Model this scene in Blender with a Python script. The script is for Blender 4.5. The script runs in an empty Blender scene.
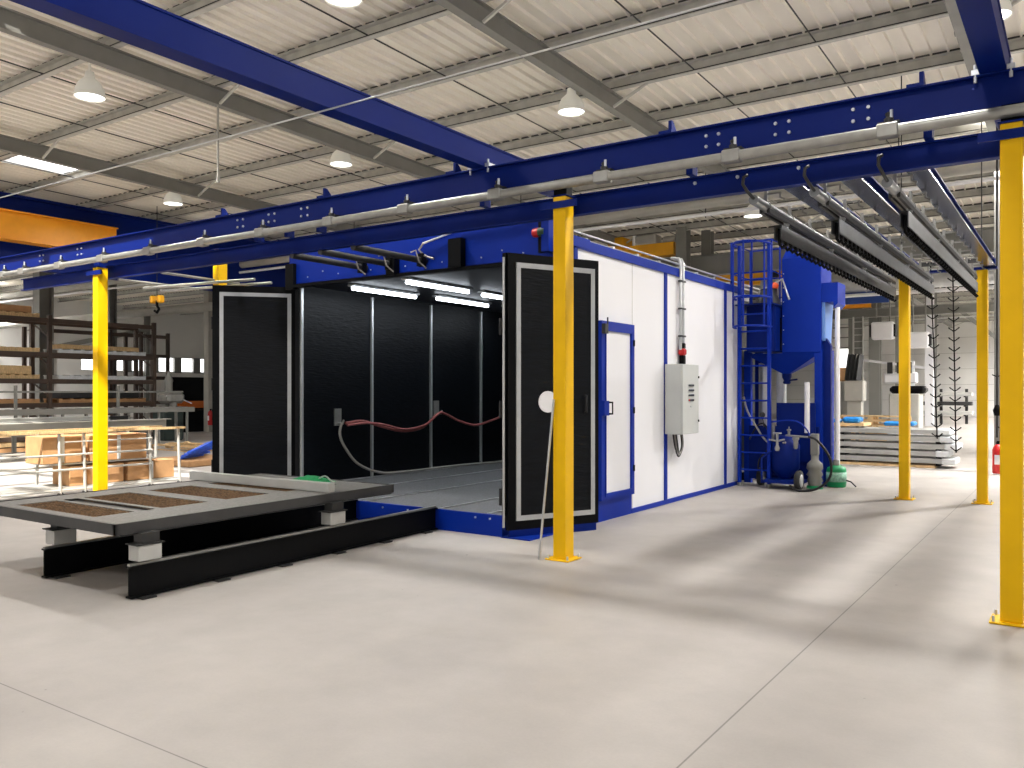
import bpy, math, random
from mathutils import Vector, Matrix

random.seed(7)
SC = bpy.context.scene
COL = SC.collection
# ------------------------------------------------------------------ camera
YAW = math.atan(570 / 835.6)
cam_d = bpy.data.cameras.new('camera')
cam = bpy.data.objects.new('camera', cam_d)
COL.objects.link(cam)
cam.location = (0, 0, 1.6)
cam.rotation_euler = (math.radians(90), 0, YAW)
cam_d.sensor_width = 36
cam_d.lens = 36 * 835.6 / 1024
cam_d.shift_y = 7 / 1024
cam_d.clip_end = 300
SC.camera = cam
# ------------------------------------------------------------------ world, sun, exposure
SC.view_settings.view_transform = 'Standard'
SC.view_settings.look = 'None'
SC.view_settings.gamma = 1
SC.view_settings.use_curve_mapping = False
SC.view_settings.exposure = -0.1
world = bpy.data.worlds.new('daylight')
SC.world = world
world.use_nodes = True
wbg = world.node_tree.nodes['Background']
wbg.inputs[0].default_value = (0.93, 0.96, 1.0, 1)
wbg.inputs[1].default_value = 0.4
SUN = bpy.data.lights.new('sun', 'SUN')
SUN.energy = 13.0
SUN.angle = math.radians(1.2)
SUN.color = (1, .95, .86)
suno = bpy.data.objects.new('sun', SUN)
COL.objects.link(suno)
suno.rotation_euler = Vector((-0.35, 0.65, -1.0)).to_track_quat('-Z', 'Y').to_euler()
LAMP_POWER = 185
LAMP_COLOR = (1, .975, .95)
TUBE_POWER = 8


# ------------------------------------------------------------------ materials
def lin(c):
    return tuple(((v / 255 + .055) / 1.055) ** 2.4 if v / 255 > .04045 else v / 255 / 12.92 for v in c)


MATS = {}


def mat(name, rgb, rough=.5, metal=0.0, noise=0.0, nscale=4.0, bump=0.0, bscale=60.0, emit=0.0, spec=.5, stretch=None):
    m = bpy.data.materials.new(name)
    m.use_nodes = True
    nt = m.node_tree
    b = nt.nodes['Principled BSDF']
    col = lin(rgb)
    b.inputs['Base Color'].default_value = (*col, 1)
    b.inputs['Roughness'].default_value = rough
    b.inputs['Metallic'].default_value = metal
    b.inputs['Specular IOR Level'].default_value = spec
    tc = nt.nodes.new('ShaderNodeTexCoord')
    mp = nt.nodes.new('ShaderNodeMapping')
    nt.links.new(tc.outputs['Object'], mp.inputs[0])
    if stretch:
        mp.inputs['Scale'].default_value = stretch
    if noise > 0:
        n = nt.nodes.new('ShaderNodeTexNoise')
        n.inputs['Scale'].default_value = nscale
        n.inputs['Detail'].default_value = 6
        nt.links.new(mp.outputs[0], n.inputs['Vector'])
        r = nt.nodes.new('ShaderNodeMapRange')
        r.inputs['From Min'].default_value = .3
        r.inputs['From Max'].default_value = .7
        r.inputs['To Min'].default_value = 1 - noise
        r.inputs['To Max'].default_value = 1 + noise
        nt.links.new(n.outputs[0], r.inputs[0])
        mx = nt.nodes.new('ShaderNodeVectorMath')
        mx.operation = 'SCALE'
        mx.inputs[0].default_value = col
        nt.links.new(r.outputs[0], mx.inputs['Scale'])
        nt.links.new(mx.outputs[0], b.inputs['Base Color'])
    if bump > 0:
        n2 = nt.nodes.new('ShaderNodeTexNoise')
        n2.inputs['Scale'].default_value = bscale
        nt.links.new(mp.outputs[0], n2.inputs['Vector'])
        bp = nt.nodes.new('ShaderNodeBump')
        bp.inputs['Strength'].default_value = bump
        bp.inputs['Distance'].default_value = .02
        nt.links.new(n2.outputs[0], bp.inputs['Height'])
        nt.links.new(bp.outputs[0], b.inputs['Normal'])
    if emit > 0:
        b.inputs['Emission Color'].default_value = (*col, 1)
        b.inputs['Emission Strength'].default_value = emit
    MATS[name] = m
    return m


M_BLUE = mat('blue_paint', (0, 27, 106), .5, spec=.14, noise=.08, nscale=1.5)
M_BLUE2 = mat('blue_paint_bright', (2, 42, 150), .5, spec=.16, noise=.06, nscale=2)
M_YEL = mat('yellow_paint', (238, 188, 0), .45, spec=.25, noise=.05, nscale=3)
M_YELC = mat('crane_yellow', (244, 176, 28), .45, noise=.05)
M_ORG = mat('crane_orange', (238, 158, 20), .45, noise=.05)
M_WHITE = mat('white_panel', (240, 240, 243), .42, noise=.02, nscale=.8)
M_BLACK = mat('black_rubber', (7, 10, 15), .42, spec=.2, noise=.5, nscale=5, bump=.25, bscale=8, stretch=(1, 1, 6))
M_BLACKP = mat('black_paint', (7, 8, 10), .5, noise=.2, spec=.12)
M_DARK = mat('dark_steel', (52, 52, 52), .5, .3, noise=.15, nscale=6)
M_GREYS = mat('grey_painted_steel', (128, 128, 123), .55, noise=.06, nscale=2)
M_GREYL = mat('light_grey_steel', (176, 174, 166), .55, noise=.08, nscale=3)
M_PURL = mat('galvanised_purlin', (196, 195, 188), .5, .1, noise=.12, nscale=5)
M_SILV = mat('silver_metal', (205, 207, 208), .35, .7, noise=.06, nscale=8)
M_ALU = mat('matt_aluminium', (196, 196, 192), .45, .35, noise=.06, nscale=5)
M_PIPE = mat('galvanised_tube', (156, 156, 152), .38, .55, noise=.12, nscale=9)
M_GRATE = mat('brown_rusty_grating', (108, 82, 54), .8, .1, noise=.5, nscale=30)
M_TABLE = mat('worn_grey_steel', (114, 112, 108), .55, .3, noise=.3, nscale=40)
M_CAB = mat('cabinet_grey', (196, 199, 196), .45, noise=.03)
M_ROOF = mat('cream_roof_sheet', (244, 239, 228), .55, noise=.05, nscale=1.2, stretch=(3, .4, 1))
M_WALLG = mat('light_grey_wall', (234, 233, 229), .7, noise=.03, nscale=.5)
M_CARD = mat('cardboard', (188, 144, 100), .8, noise=.12, nscale=6)
M_WOOD = mat('pallet_wood', (214, 182, 134), .75, noise=.25, nscale=9, stretch=(1, 6, 1))
M_BROWN = mat('brown_rack_steel', (78, 62, 52), .55, noise=.15)
M_RED = mat('red_plastic', (190, 24, 24), .4)
M_GREEN = mat('green_plastic', (12, 150, 92), .45, noise=.1)
M_GREENC = mat('green_cloth', (20, 140, 80), .8, noise=.25, nscale=20, bump=.4, bscale=30)
M_PINK = mat('red_grey_hose', (150, 84, 82), .55, noise=.3, nscale=30)
M_HOSEG = mat('grey_hose', (150, 146, 140), .5)
M_HOSEB = mat('black_hose', (20, 20, 22), .45)
M_RUB = mat('tyre_rubber', (28, 28, 30), .7)
M_CYAN = mat('blue_wrap', (22, 122, 196), .5, noise=.2, nscale=12, bump=.3, bscale=20)
M_BWRAP = mat('bright_blue_sheet', (24, 84, 214), .45, noise=.2, nscale=12)
M_ORST = mat('orange_stripe', (222, 112, 30), .5)
M_FOIL = mat('clear_film', (214, 218, 220), .3, noise=.1, nscale=10)
M_SHADE = mat('lamp_shade_acrylic', (226, 224, 214), .4, emit=.22)
M_LAMP = mat('lamp_glow', (255, 252, 244), .5, emit=9)
M_TUBE = mat('tube_glow', (238, 246, 255), .5, emit=12)
M_DUCT = mat('silver_duct', (188, 190, 190), .3, .6, noise=.15, nscale=3)
M_LITBLUE = mat('lit_side_blue', (104, 146, 214), .4)
M_SHEEN = mat('flange_sheen', (30, 44, 84), .22, .2)
M_TRK = mat('dull_track_steel', (128, 130, 132), .35, .6, noise=.1)
M_RAFT = mat('rafter_paint', (132, 131, 126), .6, noise=.05)
M_DKG = mat('load_bar_steel', (66, 68, 70), .5, .3, noise=.2, nscale=5)
M_PANE = mat('daylight_glass', (255, 255, 255), .3, emit=3.2)
M_PROF = mat('grey_profile', (166, 166, 163), .5, noise=.08)
M_DOT = mat('zinc_bolt', (206, 210, 216), .35, .6)
M_BANNER = mat('blue_banner', (38, 70, 140), .6)


def floor_material():
    m = bpy.data.materials.new('concrete_floor')
    m.use_nodes = True
    nt = m.node_tree
    N, L = nt.nodes, nt.links
    b = N['Principled BSDF']
    tc = N.new('ShaderNodeTexCoord')

    def noise(scale, detail, rough=.55):
        n = N.new('ShaderNodeTexNoise')
        n.inputs['Scale'].default_value = scale
        n.inputs['Detail'].default_value = detail
        n.inputs['Roughness'].default_value = rough
        L.new(tc.outputs['Object'], n.inputs['Vector'])
        return n.outputs[0]

    def rng(src, a, bb, lo, hi):
        r = N.new('ShaderNodeMapRange')
        for k, v in zip(('From Min', 'From Max', 'To Min', 'To Max'), (a, bb, lo, hi)):
            r.inputs[k].default_value = v
        L.new(src, r.inputs[0])
        return r.outputs[0]

    def mth(op, a, bb):
        n = N.new('ShaderNodeMath')
        n.operation = op
        for i, v in enumerate((a, bb)):
            if isinstance(v, (int, float)):
                n.inputs[i].default_value = v
            else:
                L.new(v, n.inputs[i])
        return n.outputs[0]
    v = rng(noise(.55, 5), .3, .7, .9, 1.07)
    v = mth('MULTIPLY', v, rng(noise(2.2, 8, .65), .3, .7, .95, 1.04))
    v = mth('MULTIPLY', v, rng(noise(60, 2), .3, .7, .98, 1.02))
    # small specks
    v = mth('MULTIPLY', v, rng(noise(9, 2), .77, .79, 1, .55))
    sep = N.new('ShaderNodeSeparateXYZ')
    L.new(tc.outputs['Object'], sep.inputs[0])

    def joint(comp, at, w):
        d = mth('ABSOLUTE', mth('SUBTRACT', comp, at), 0)
        return rng(d, w * .5, w, .5, 1)
    v = mth('MULTIPLY', v, joint(sep.outputs[0], -1.42, .006))
    v = mth('MULTIPLY', v, joint(sep.outputs[1], 2.2, .005))
    v = mth('MULTIPLY', v, joint(sep.outputs[1], 18.2, .012))
    sc = N.new('ShaderNodeVectorMath')
    sc.operation = 'SCALE'
    sc.inputs[0].default_value = lin((171, 166, 161))
    L.new(v, sc.inputs['Scale'])
    L.new(sc.outputs[0], b.inputs['Base Color'])
    L.new(rng(noise(1.5, 4), .3, .7, .42, .62), b.inputs['Roughness'])
    b.inputs['Specular IOR Level'].default_value = .35
    return m


M_FLOOR = floor_material()


def treadmat():
    m = mat('speckled_deck', (100, 101, 104), .6, .2, noise=.6, nscale=70)
    return m


M_DECK = treadmat()


# ------------------------------------------------------------------ mesh builder
class MB:
    def __init__(s):
        s.v, s.f, s.sm = [], [], []

    def add(s, vs, fs, smooth=False):
        o = len(s.v)
        s.v += [Vector(p) for p in vs]
        for f in fs:
            s.f.append([i + o for i in f])
            s.sm.append(smooth)
        return s

    def box(s, x0, x1, y0, y1, z0, z1):
        vs = [(x, y, z) for z in (z0, z1) for y in (y0, y1) for x in (x0, x1)]
        return s.add(vs, [(0, 2, 3, 1), (4, 5, 7, 6), (0, 1, 5, 4), (2, 6, 7, 3), (0, 4, 6, 2), (1, 3, 7, 5)])

    def bbox(s, x0, x1, y0, y1, z0, z1, c=.01):
        """box with chamfered vertical and horizontal edges"""
        c = min(c, (x1 - x0) * .45, (y1 - y0) * .45, (z1 - z0) * .45)
        vs = []
        for z, ins in ((z0, c), (z0 + c, 0), (z1 - c, 0), (z1, c)):
            X0, X1, Y0, Y1 = x0 + ins, x1 - ins, y0 + ins, y1 - ins
            k = c if ins == 0 else c * .5
            vs += [(X0 + k, Y0, z), (X1 - k, Y0, z), (X1, Y0 + k, z), (X1, Y1 - k, z), (X1 - k, Y1, z), (X0 + k, Y1, z), (X0, Y1 - k, z), (X0, Y0 + k, z)]
        fs = [tuple(reversed(range(8))), tuple(range(24, 32))]
        for r in range(3):
            for i in range(8):
                j = (i + 1) % 8
                fs.append((r * 8 + i, r * 8 + j, r * 8 + 8 + j, r * 8 + 8 + i))
        return s.add(vs, fs)

    def bar(s, p0, p1, w, h, up=(0, 0, 1)):
        p0, p1 = Vector(p0), Vector(p1)
        d = (p1 - p0).normalized()
        side = d.cross(Vector(up))
        if side.length < 1e-4:
            side = d.cross(Vector((1, 0, 0)))
        side.normalize()
        u = side.cross(d).normalized()
        vs = []
        for p in (p0, p1):
            for a, b in ((-1, -1), (1, -1), (1, 1), (-1, 1)):
                vs.append(p + side * a * w / 2 + u * b * h / 2)
        return s.add(vs, [(0, 3, 2, 1), (4, 5, 6, 7), (0, 1, 5, 4), (1, 2, 6, 5), (2, 3, 7, 6), (3, 0, 4, 7)])

    def section(s, p0, p1, prof, up=(0, 0, 1)):
        """extrude a closed 2-D profile (side, up) from p0 to p1"""
        p0, p1 = Vector(p0), Vector(p1)
        d = (p1 - p0).normalized()
        side = d.cross(Vector(up))
        if side.length < 1e-4:
            side = d.cross(Vector((0, 1, 0)))
        side.normalize()
        u = side.cross(d).normalized()
        n = len(prof)
        vs = [p + side * a + u * b for p in (p0, p1) for a, b in prof]
        fs = [tuple(range(n))[::-1], tuple(range(n, 2 * n))]
        for i in range(n):
            j = (i + 1) % n
            fs.append((i, j, n + j, n + i))
        return s.add(vs, fs)

    def ibeam(s, p0, p1, h, w, tf=.014, tw=.01):
        a, b, t = w / 2, h / 2, tw / 2
        prof = [(-a, -b), (a, -b), (a, -b + tf), (t, -b + tf), (t, b - tf), (a, b - tf), (a, b), (-a, b), (-a, b - tf), (-t, b - tf), (-t, -b + tf), (-a, -b + tf)]
        return s.section(p0, p1, prof)

    def tube(s, pts, r, n=10, caps=True):
        pts = [Vector(p) for p in pts]
        rings = []
        prev = None
        for i, p in enumerate(pts):
            if i == 0:
                d = pts[1] - pts[0]
            elif i == len(pts) - 1:
                d = pts[-1] - pts[-2]
            else:
                d = (pts[i + 1] - p).normalized() + (p - pts[i - 1]).normalized()
            d.normalize()
            if prev is None:
                a = d.cross(Vector((0, 0, 1)))
                if a.length < 1e-3:
                    a = d.cross(Vector((1, 0, 0)))
            else:
                a = prev - d * prev.dot(d)
            a.normalize()
            prev = a
            b = d.cross(a)
            rr = r[i] if isinstance(r, (list, tuple)) else r
            rings.append([p + (a * math.cos(2 * math.pi * k / n) + b * math.sin(2 * math.pi * k / n)) * rr for k in range(n)])
        vs = [q for ring in rings for q in ring]
        fs = []
        for i in range(len(pts) - 1):
            for k in range(n):
                j = (k + 1) % n
                fs.append((i * n + k, i * n + j, (i + 1) * n + j, (i + 1) * n + k))
        s.add(vs, fs, True)
        if caps:
            s.add(rings[0], [tuple(range(n))[::-1]])
            s.add(rings[-1], [tuple(range(n))])
        return s

    def lathe(s, c, prof, n=20, axis='z'):
        """prof: (radius, height) list"""
        c = Vector(c)
        vs = []
        for r, h in prof:
            for k in range(n):
                a = 2 * math.pi * k / n
                x, y = r * math.cos(a), r * math.sin(a)
                vs.append(c + {'z': Vector((x, y, h)), 'x': Vector((h, x, y)), 'y': Vector((y, h, x))}[axis])
        fs = []
        for i in range(len(prof) - 1):
            for k in range(n):
                j = (k + 1) % n
                fs.append((i * n + k, i * n + j, (i + 1) * n + j, (i + 1) * n + k))
        s.add(vs, fs, True)
        for i, rev in ((0, True), (len(prof) - 1, False)):
            if prof[i][0] > 1e-4:
                ring = vs[i * n:(i + 1) * n]
                s.add(ring, [tuple(range(n))[::-1] if rev else tuple(range(n))])
        return s

    def hull(s, low, high):
        """frustum between two same-length rings"""
        n = len(low)
        fs = [tuple(range(n))[::-1], tuple(range(n, 2 * n))]
        for i in range(n):
            j = (i + 1) % n
            fs.append((i, j, n + j, n + i))
        return s.add(list(low) + list(high), fs)

    def build(s, name, m, parent=None, origin=None):
        if origin is None:
            xs = [p.x for p in s.v]
            ys = [p.y for p in s.v]
            zs = [p.z for p in s.v]
            origin = Vector(((min(xs) + max(xs)) / 2, (min(ys) + max(ys)) / 2, min(zs)))
        me = bpy.data.meshes.new(name)
        me.from_pydata([tuple(p - origin) for p in s.v], [], s.f)
        me.polygons.foreach_set('use_smooth', s.sm)
        me.materials.append(m)
        me.validate()
        me.update()
        o = bpy.data.objects.new(name, me)
        COL.objects.link(o)
        if parent is not None:
            o.parent = parent
            pw = Vector((0, 0, 0))
            q = parent
            while q is not None:
                pw = pw + Vector(q.location)
                q = q.parent
            o.location = origin - pw
        else:
            o.location = origin
        return o


def tag(o, label, cat, group=None, kind=None):
    o['label'] = label
    o['category'] = cat
    if group:
        o['group'] = group
    if kind:
        o['kind'] = kind
    return o


def thing(name, loc, label, cat, group=None):
    o = bpy.data.objects.new(name, None)
    COL.objects.link(o)
    o.empty_display_size = .2
    o.location = loc
    return tag(o, label, cat, group)


def struct(o):
    o['kind'] = 'structure'
    return o


def children(o):
    return [c for c in bpy.data.objects if c.parent == o]


def dup(root, loc, label, group=None):
    r = root.copy()
    COL.objects.link(r)
    r.location = loc
    r['label'] = label
    if group:
        r['group'] = group
    for ch in children(root):
        c = ch.copy()
        COL.objects.link(c)
        c.parent = r
        for g in children(ch):
            e = g.copy()
            COL.objects.link(e)
            e.parent = c
    return r


# ------------------------------------------------------------------ the hall
def roof_z(y):
    return 7.1 - .02 * (y - 12)


struct(MB().box(-52, 22, -14, 62, -.2, 0).build('floor', M_FLOOR, origin=Vector((0, 0, 0))))

# ribbed roof sheets; one bay has an opening with a roof light in it
RX0, RX1, RY0, RY1 = -51.0, 12.0, -8.0, 61.0
SKY = (-21.5, -20.25, 9.6, 11.6)
SUNW = (-25.0, -9.5, .8, 5.6)  # unseen roof opening, added to let the sun onto the left floor


def roof_sheet(x0, x1, y0, y1, mb):
    prof = []
    n = round((x1 - x0) / .25)
    for i in range(n):
        x = x0 + i * .25
        prof += [(x, .055), (x + .205, .055), (x + .215, 0), (x + .24, 0)]
    prof.append((x1, .055))
    vs, fs = [], []
    for x, dz in prof:
        for y in (y0, y1):
            vs.append((x, y, roof_z(y) + dz))
    for x, dz in prof:
        for y in (y0, y1):
            vs.append((x, y, roof_z(y) + .1))
    n = len(prof)
    for i in range(n - 1):
        a = 2 * i
        fs.append((a, a + 1, a + 3, a + 2))
        fs.append((2 * n + a, 2 * n + a + 2, 2 * n + a + 3, 2 * n + a + 1))
    mb.add(vs, fs)


rm = MB()
roof_sheet(RX0, SUNW[0], RY0, RY1, rm)
roof_sheet(SUNW[1], SUNW[1] + 86 * .25, RY0, RY1, rm)
roof_sheet(SUNW[0], SUNW[1], RY0, SUNW[2], rm)
roof_sheet(SUNW[0], SKY[0], SUNW[3], RY1, rm)
roof_sheet(SKY[1], SUNW[1], SUNW[3], RY1, rm)
roof_sheet(SKY[0], SKY[1], SUNW[3], SKY[2], rm)
roof_sheet(SKY[0], SKY[1], SKY[3], RY1, rm)
struct(rm.build('ceiling', M_ROOF, origin=Vector((0, 0, 0))))
z = roof_z(10.6)
wn = struct(MB().box(SKY[0], SKY[0] + .05, SKY[2], SKY[3], z - .02, z + .2).box(SKY[1] - .05, SKY[1], SKY[2], SKY[3], z - .02, z + .2)
            .box(SKY[0], SKY[1], SKY[2], SKY[2] + .05, z - .02, z + .2).box(SKY[0], SKY[1], SKY[3] - .05, SKY[3], z - .02, z + .2).build('window_1', M_ALU))
MB().box(SKY[0] + .05, SKY[1] - .05, SKY[2] + .05, SKY[3] - .05, z + .1, z + .12).build('pane', M_PANE, wn)

RAF_X = (-30.6, -24.8, -18.7, -12.6, -6.86, -1.38, 4.2, 9.9)


def rafter(x):
    y0, y1 = -8, 60
    dz = -.35
    mb = MB().ibeam((x, y0, roof_z(y0) - .37), (x, y1, roof_z(y1) - .37), .31, .15, .018, .012)
    o = struct(mb.build('rafter', M_RAFT))
    kb = MB()
    for k, y in enumerate(PUR_Y):
        if k % 2 == 0:
            zz = roof_z(y)
            kb.bar((x + .08, y, zz - .5), (x + .75, y, zz - .2), .04, .04)
    kb.build('knee_brace', M_PURL, o)
    cl = MB()
    for k, y in enumerate(PUR_Y):
        zz = roof_z(y)
        cl.box(x - .09, x - .07, y - .05, y + .06, zz - .52, zz - .2)
    cl.build('stiffener', M_GREYS, o)


PUR_Y = [13.1 + 1.93 * (k - 10) for k in range(35)]


def purlin(y):
    zz = roof_z(y) - .115
    prof = [(-.05, -.1), (.05, -.1), (.05, -.075), (.044, -.075), (.044, -.092), (-.042, -.092), (-.042, .092), (.05, .092), (.05, .1), (-.05, .1)]
    struct(MB().section((RX0, y, zz), (RX1, y, zz), prof).build('purlin', M_PURL))
    ds = MB().box(RX0, RX1, y - .0, y + .03, zz + .1, zz + .15).box(RX0, RX1, y - .056, y - .051, zz - .086, zz - .07)  # dark strips stand in for shade under the sheet and along the flange
    struct(ds.build('purlin_shade_strip', M_DARK))


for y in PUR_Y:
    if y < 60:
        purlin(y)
for x in RAF_X:
    rafter(x)
# tie rods between the purlins
for x in (-26.8, -22.8, -20.9, -16.8, -14.7, -10.9, -8.95, -5.3, -3.35, .4, 2.4):
    struct(MB().tube([(x, -8, roof_z(-8) - .16), (x, 60, roof_z(60) - .16)], .012, 6).build('tie_rod', M_DARK))

# far wall with a row of panels and its steel
wf = struct(MB().box(-52, 12, 60, 60.3, 0, 7.2).build('wall_back', M_WALLG))
ln = MB()
for zz in (1.0, 2.0, 3.0, 4.0, 5.0, 6.0):
    ln.box(-52, 12, 59.97, 60, zz, zz + .02)
ln.build('panel_joint', M_GREYL, wf)
# left wall: sill and head around the window band, open gate further forward
wl = struct(MB().box(-48.3, -48, 18, 62, 0, 2.85).box(-48.3, -48, 18, 62, 3.7, 7.3).box(-48.3, -48, 18, 26, 2.85, 3.7).box(-48.3, -48, 35, 62, 2.85, 3.7).build('wall_left', M_WALLG))
struct(MB().box(-48.2, -48.15, 26, 35, 2.85, 3.7).build('window_3', M_PANE))
for i, y in enumerate((27.6, 28.6, 30.4, 32.0, 33.4)):
    MB().box(-48.32, -47.96, y, y + .5, 2.75, 3.75).build('mullion', M_GREYS, wl)
for y in (19.5, 24, 30, 36, 42, 48):
    struct(MB().ibeam((-47.8, y, 0), (-47.8, y, 7), .3, .25).build('wall_column', M_GREYS))

# ------------------------------------------------------------------ roof lamps
shade_prof = [(.02, .62), (.02, .44), (.07, .43), (.085, .33), (.12, .3), (.18, .24), (.225, .14), (.245, .02), (.25, 0), (.235, 0), (.2, .14), (.05, .24)]


def make_lamp(loc, label):
    x, y, zb = loc
    t = thing('roof_lamp', loc, label, 'lamp', 'bell lamps hung from the roof steel')
    MB().lathe(loc, shade_prof, 24).build('lamp_shade', M_SHADE, t)
    g = MB().lathe((x, y, zb + .02), [(.0, .03), (.14, .012), (.225, 0)], 24)
    g.build('bulb', M_LAMP, t)
    return t


LAMPS = [(-7.8, 7.6, 'bell lamp glowing at the top edge of the photo left of centre', 6.6),
         (-13.7, 7.56, 'bell lamp with a dark shade under the leftmost grey rafter in front', 6.5),
         (-13.4, 13.0, 'bell lamp hanging low behind the first blue cross beam, left of the middle', 6.55),
         (-19.7, 13.1, 'bell lamp farthest left, close above the orange crane girder', 6.5),
         (-7.58, 13.0, 'bell lamp beside the middle grey rafter above the main conveyor beam', 6.6),
         (-1.0, 12.86, 'bell lamp in the top right corner beside the blue cross beam', 6.6)]
lamp0 = None
for x, y, lb, zz in LAMPS:
    if lamp0 is None:
        lamp0 = make_lamp((x, y, zz), lb)
    else:
        dup(lamp0, (x, y, zz), lb)
for k, (x, y) in enumerate(((-7.5, 18.6), (-13.4, 18.6), (-7.4, 24.2), (-1.2, 18.6), (-1.2, 24.2), (-19.6, 18.8))):
    pass
for x, y, lb in ((-7.4, 22.5, 'small distant bell lamp glimpsed just right of the centre yellow post'),):
    dup(lamp0, (x, y, 6.35), lb)


def lamp_or_fill_light(x, y, zz, p=LAMP_POWER):
    d = bpy.data.lights.new('lamp_or_fill_light', 'AREA')
    d.shape = 'DISK'
    d.size = .4
    d.energy = p
    d.color = LAMP_COLOR
    d.spread = math.radians(165)
    o = bpy.data.objects.new('lamp_or_fill_light', d)
    COL.objects.link(o)
    o.location = (x, y, zz - .02)
    # uplight added to brighten the roof, as light through the acrylic shades
    u = bpy.data.objects.new('lamp_or_fill_uplight', d.copy())
    u.data.energy = min(p, 260) * 1.15
    u.data.size = .1
    COL.objects.link(u)
    u.location = (x, y, zz + .32)
    u.rotation_euler = (math.pi, 0, 0)
    return o


for x, y, lb, zz in LAMPS:
    lamp_or_fill_light(x, y, zz)
for x, y in ((-7.4, 22.5), (-1.15, 7.6), (-1.15, 2.2), (-1.15, 18.5), (-7.7, 2.2), (-7.7, -3.2), (-1.15, -3.2), (-13.6, 2.2), (4.9, 2.2), (4.9, 7.6),
             (4.9, 13), (-20, 4), (-28, 8), (-28, 2)):  # last three are added fill lights for the left background
    lamp_or_fill_light(x, y, 6.45, LAMP_POWER * (.25 if x > 3 else .6 if y < 3 else 1.15))
for x, y in ((-36, 10), (-40, 16), (-44, 19), (-33, 5)):  # added fill lights for the left wall, out of view, no fixtures
    lamp_or_fill_light(x, y, 6.3, LAMP_POWER * 2.5)
# added fill lights, out of view and without fixtures, brightening the back wall
for x, y in ((1.5, 19), (1.5, 25), (1.5, 31), (1.0, 37), (1.0, 43), (1.0, 49), (1.0, 55), (6, 25), (6, 34), (6, 43), (6, 52)):
    lamp_or_fill_light(x, y, 5.9, LAMP_POWER * 6)

# hanging drop rod and stretched cable under the roof
tag(MB().tube([(-12.6, 9.26, 5.3), (-12.6, 9.26, 6.64)], .02, 8).tube([(-12.6, 9.26, 5.28), (-12.6, 9.26, 5.36)], .035, 8).build('drop_rod', M_GREYL),
    'thin grey rod dropping straight down from the roof above the left crane beams', 'rod')
pts = []
for i in range(13):
    x = -14 + i * 1.25
    pts.append((x, 4.65, 3.85 - .02 * math.sin(i / 12 * math.pi)))
tag(MB().tube(pts, .007, 6).build('stretched_cable', M_SILV), 'pale cable stretched across below the big blue cross beam', 'cable')

# ------------------------------------------------------------------ steel behind the booth
def runway(y, z0, z1, x0, x1, label, w=.3):
    tag(MB().ibeam((x0, y, (z0 + z1) / 2), (x1, y, (z0 + z1) / 2), z1 - z0, w, .03, .02).build('crane_runway_beam', M_GREYS), label, 'beam')


runway(25, 5.2, 5.85, -26, 11, 'grey crane runway beam behind the blue ladder cage')
runway(40, 4.9, 5.3, -26, 11, 'grey crane runway beam across the white back wall')


def stanchion(x, y, h, label, w=.3, m=None, name='hall_column'):
    tag(MB().ibeam((x, y, 0), (x, y, h), w * 1.1, w, .025, .02).build(name, m or M_GREYS), label, 'column')


stanchion(-10.3, 24.6, 6.7, 'grey steel hall column standing behind the white booth roof', .34)
stanchion(-9.85, 25.5, 6.7, 'grey steel column right of its twin behind the booth roof', .3)
stanchion(-8.6, 40.6, 6.6, 'grey wall column right beside the blue dust collector', .5)
stanchion(-7.75, 40.6, 6.6, 'grey wall column carrying the end of the orange crane', .45)
stanchion(-6.85, 41.2, 6.6, 'grey wall column between the two white heaters', .28)
stanchion(-5.62, 42.8, 6.3, 'grey wall column beside the right white heater', .2)
tag(MB().box(-5.95, -5.6, 42.3, 42.6, 0, 6.3).build('downpipe', M_WHITE), 'white square downpipe on the back wall above the machines', 'pipe')
stanchion(-1.33, 18.9, 6.6, 'grey column with the red fire extinguisher at its foot', .18)
# diagonal braces on the back wall
tag(MB().bar((-5.0, 45, 5.6), (-1.2, 45, 2.2), .18, .18).build('wall_brace', M_GREYS), 'grey diagonal brace on the back wall between the yellow posts', 'brace')
tag(MB().tube([(-12, 44, 4.9), (-1.5, 44, 5.1)], .03, 6).build('wall_pipe', M_SILV), 'thin pale pipe running across the back wall', 'pipe')

# big round duct directly behind the lower conveyor beam
dt = thing('ventilation_duct', (-8, 18, 5.6), 'round grey ventilation duct running just below the roof behind the conveyor', 'duct')
MB().tube([(-47, 18, 5.83), (3.5, 18, 5.83)], .125, 16).build('pipe', M_GREYL, dt)
MB().tube([(-47, 17.9, 5.55), (3.5, 17.9, 5.55)], .04, 8).build('conduit', M_WHITE, dt)
for x in (-24, -18, -12, -7, -3, 1):
    MB().tube([(x, 18, 5.5), (x, 18, 6.95)], .012, 6).build('hanger', M_DARK, dt)
# right silver duct
du = thing('air_duct', (-4.5, 30, 5), 'wide silver air duct crossing behind the hanging load bars', 'duct')
MB().tube([(-9.5, 30, 5.3), (6, 30, 5.3)], .36, 18).build('pipe', M_DUCT, du)
sb = MB()
for x in (-8, -6, -4, -2, 0, 2):
    sb.lathe((x, 30, 5.3), [(.37, -.03), (.38, 0), (.37, .03)], 18, 'x')
    sb.tube([(x, 30, 5.6), (x, 30, 6.72)], .012, 6)
sb.build('strap', M_SILV, du)
MB().tube([(-9.5, 29.6, 4.8), (6, 29.6, 4.8)], .06, 8).build('conduit', M_WHITE, du)
tag(MB().bbox(-7.0, -5.3, 29.98, 30.02, 4.55, 4.96, .01).build('banner', M_BANNER), 'dark blue banner strip behind the load bars next to the silver duct', 'banner')
# left duct
tag(MB().tube([(-47, 20, 4.85), (-11.5, 20, 4.85)], .17, 16).build('round_duct', M_GREYL), 'long pale round duct above the brown storage racks', 'duct')
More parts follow.
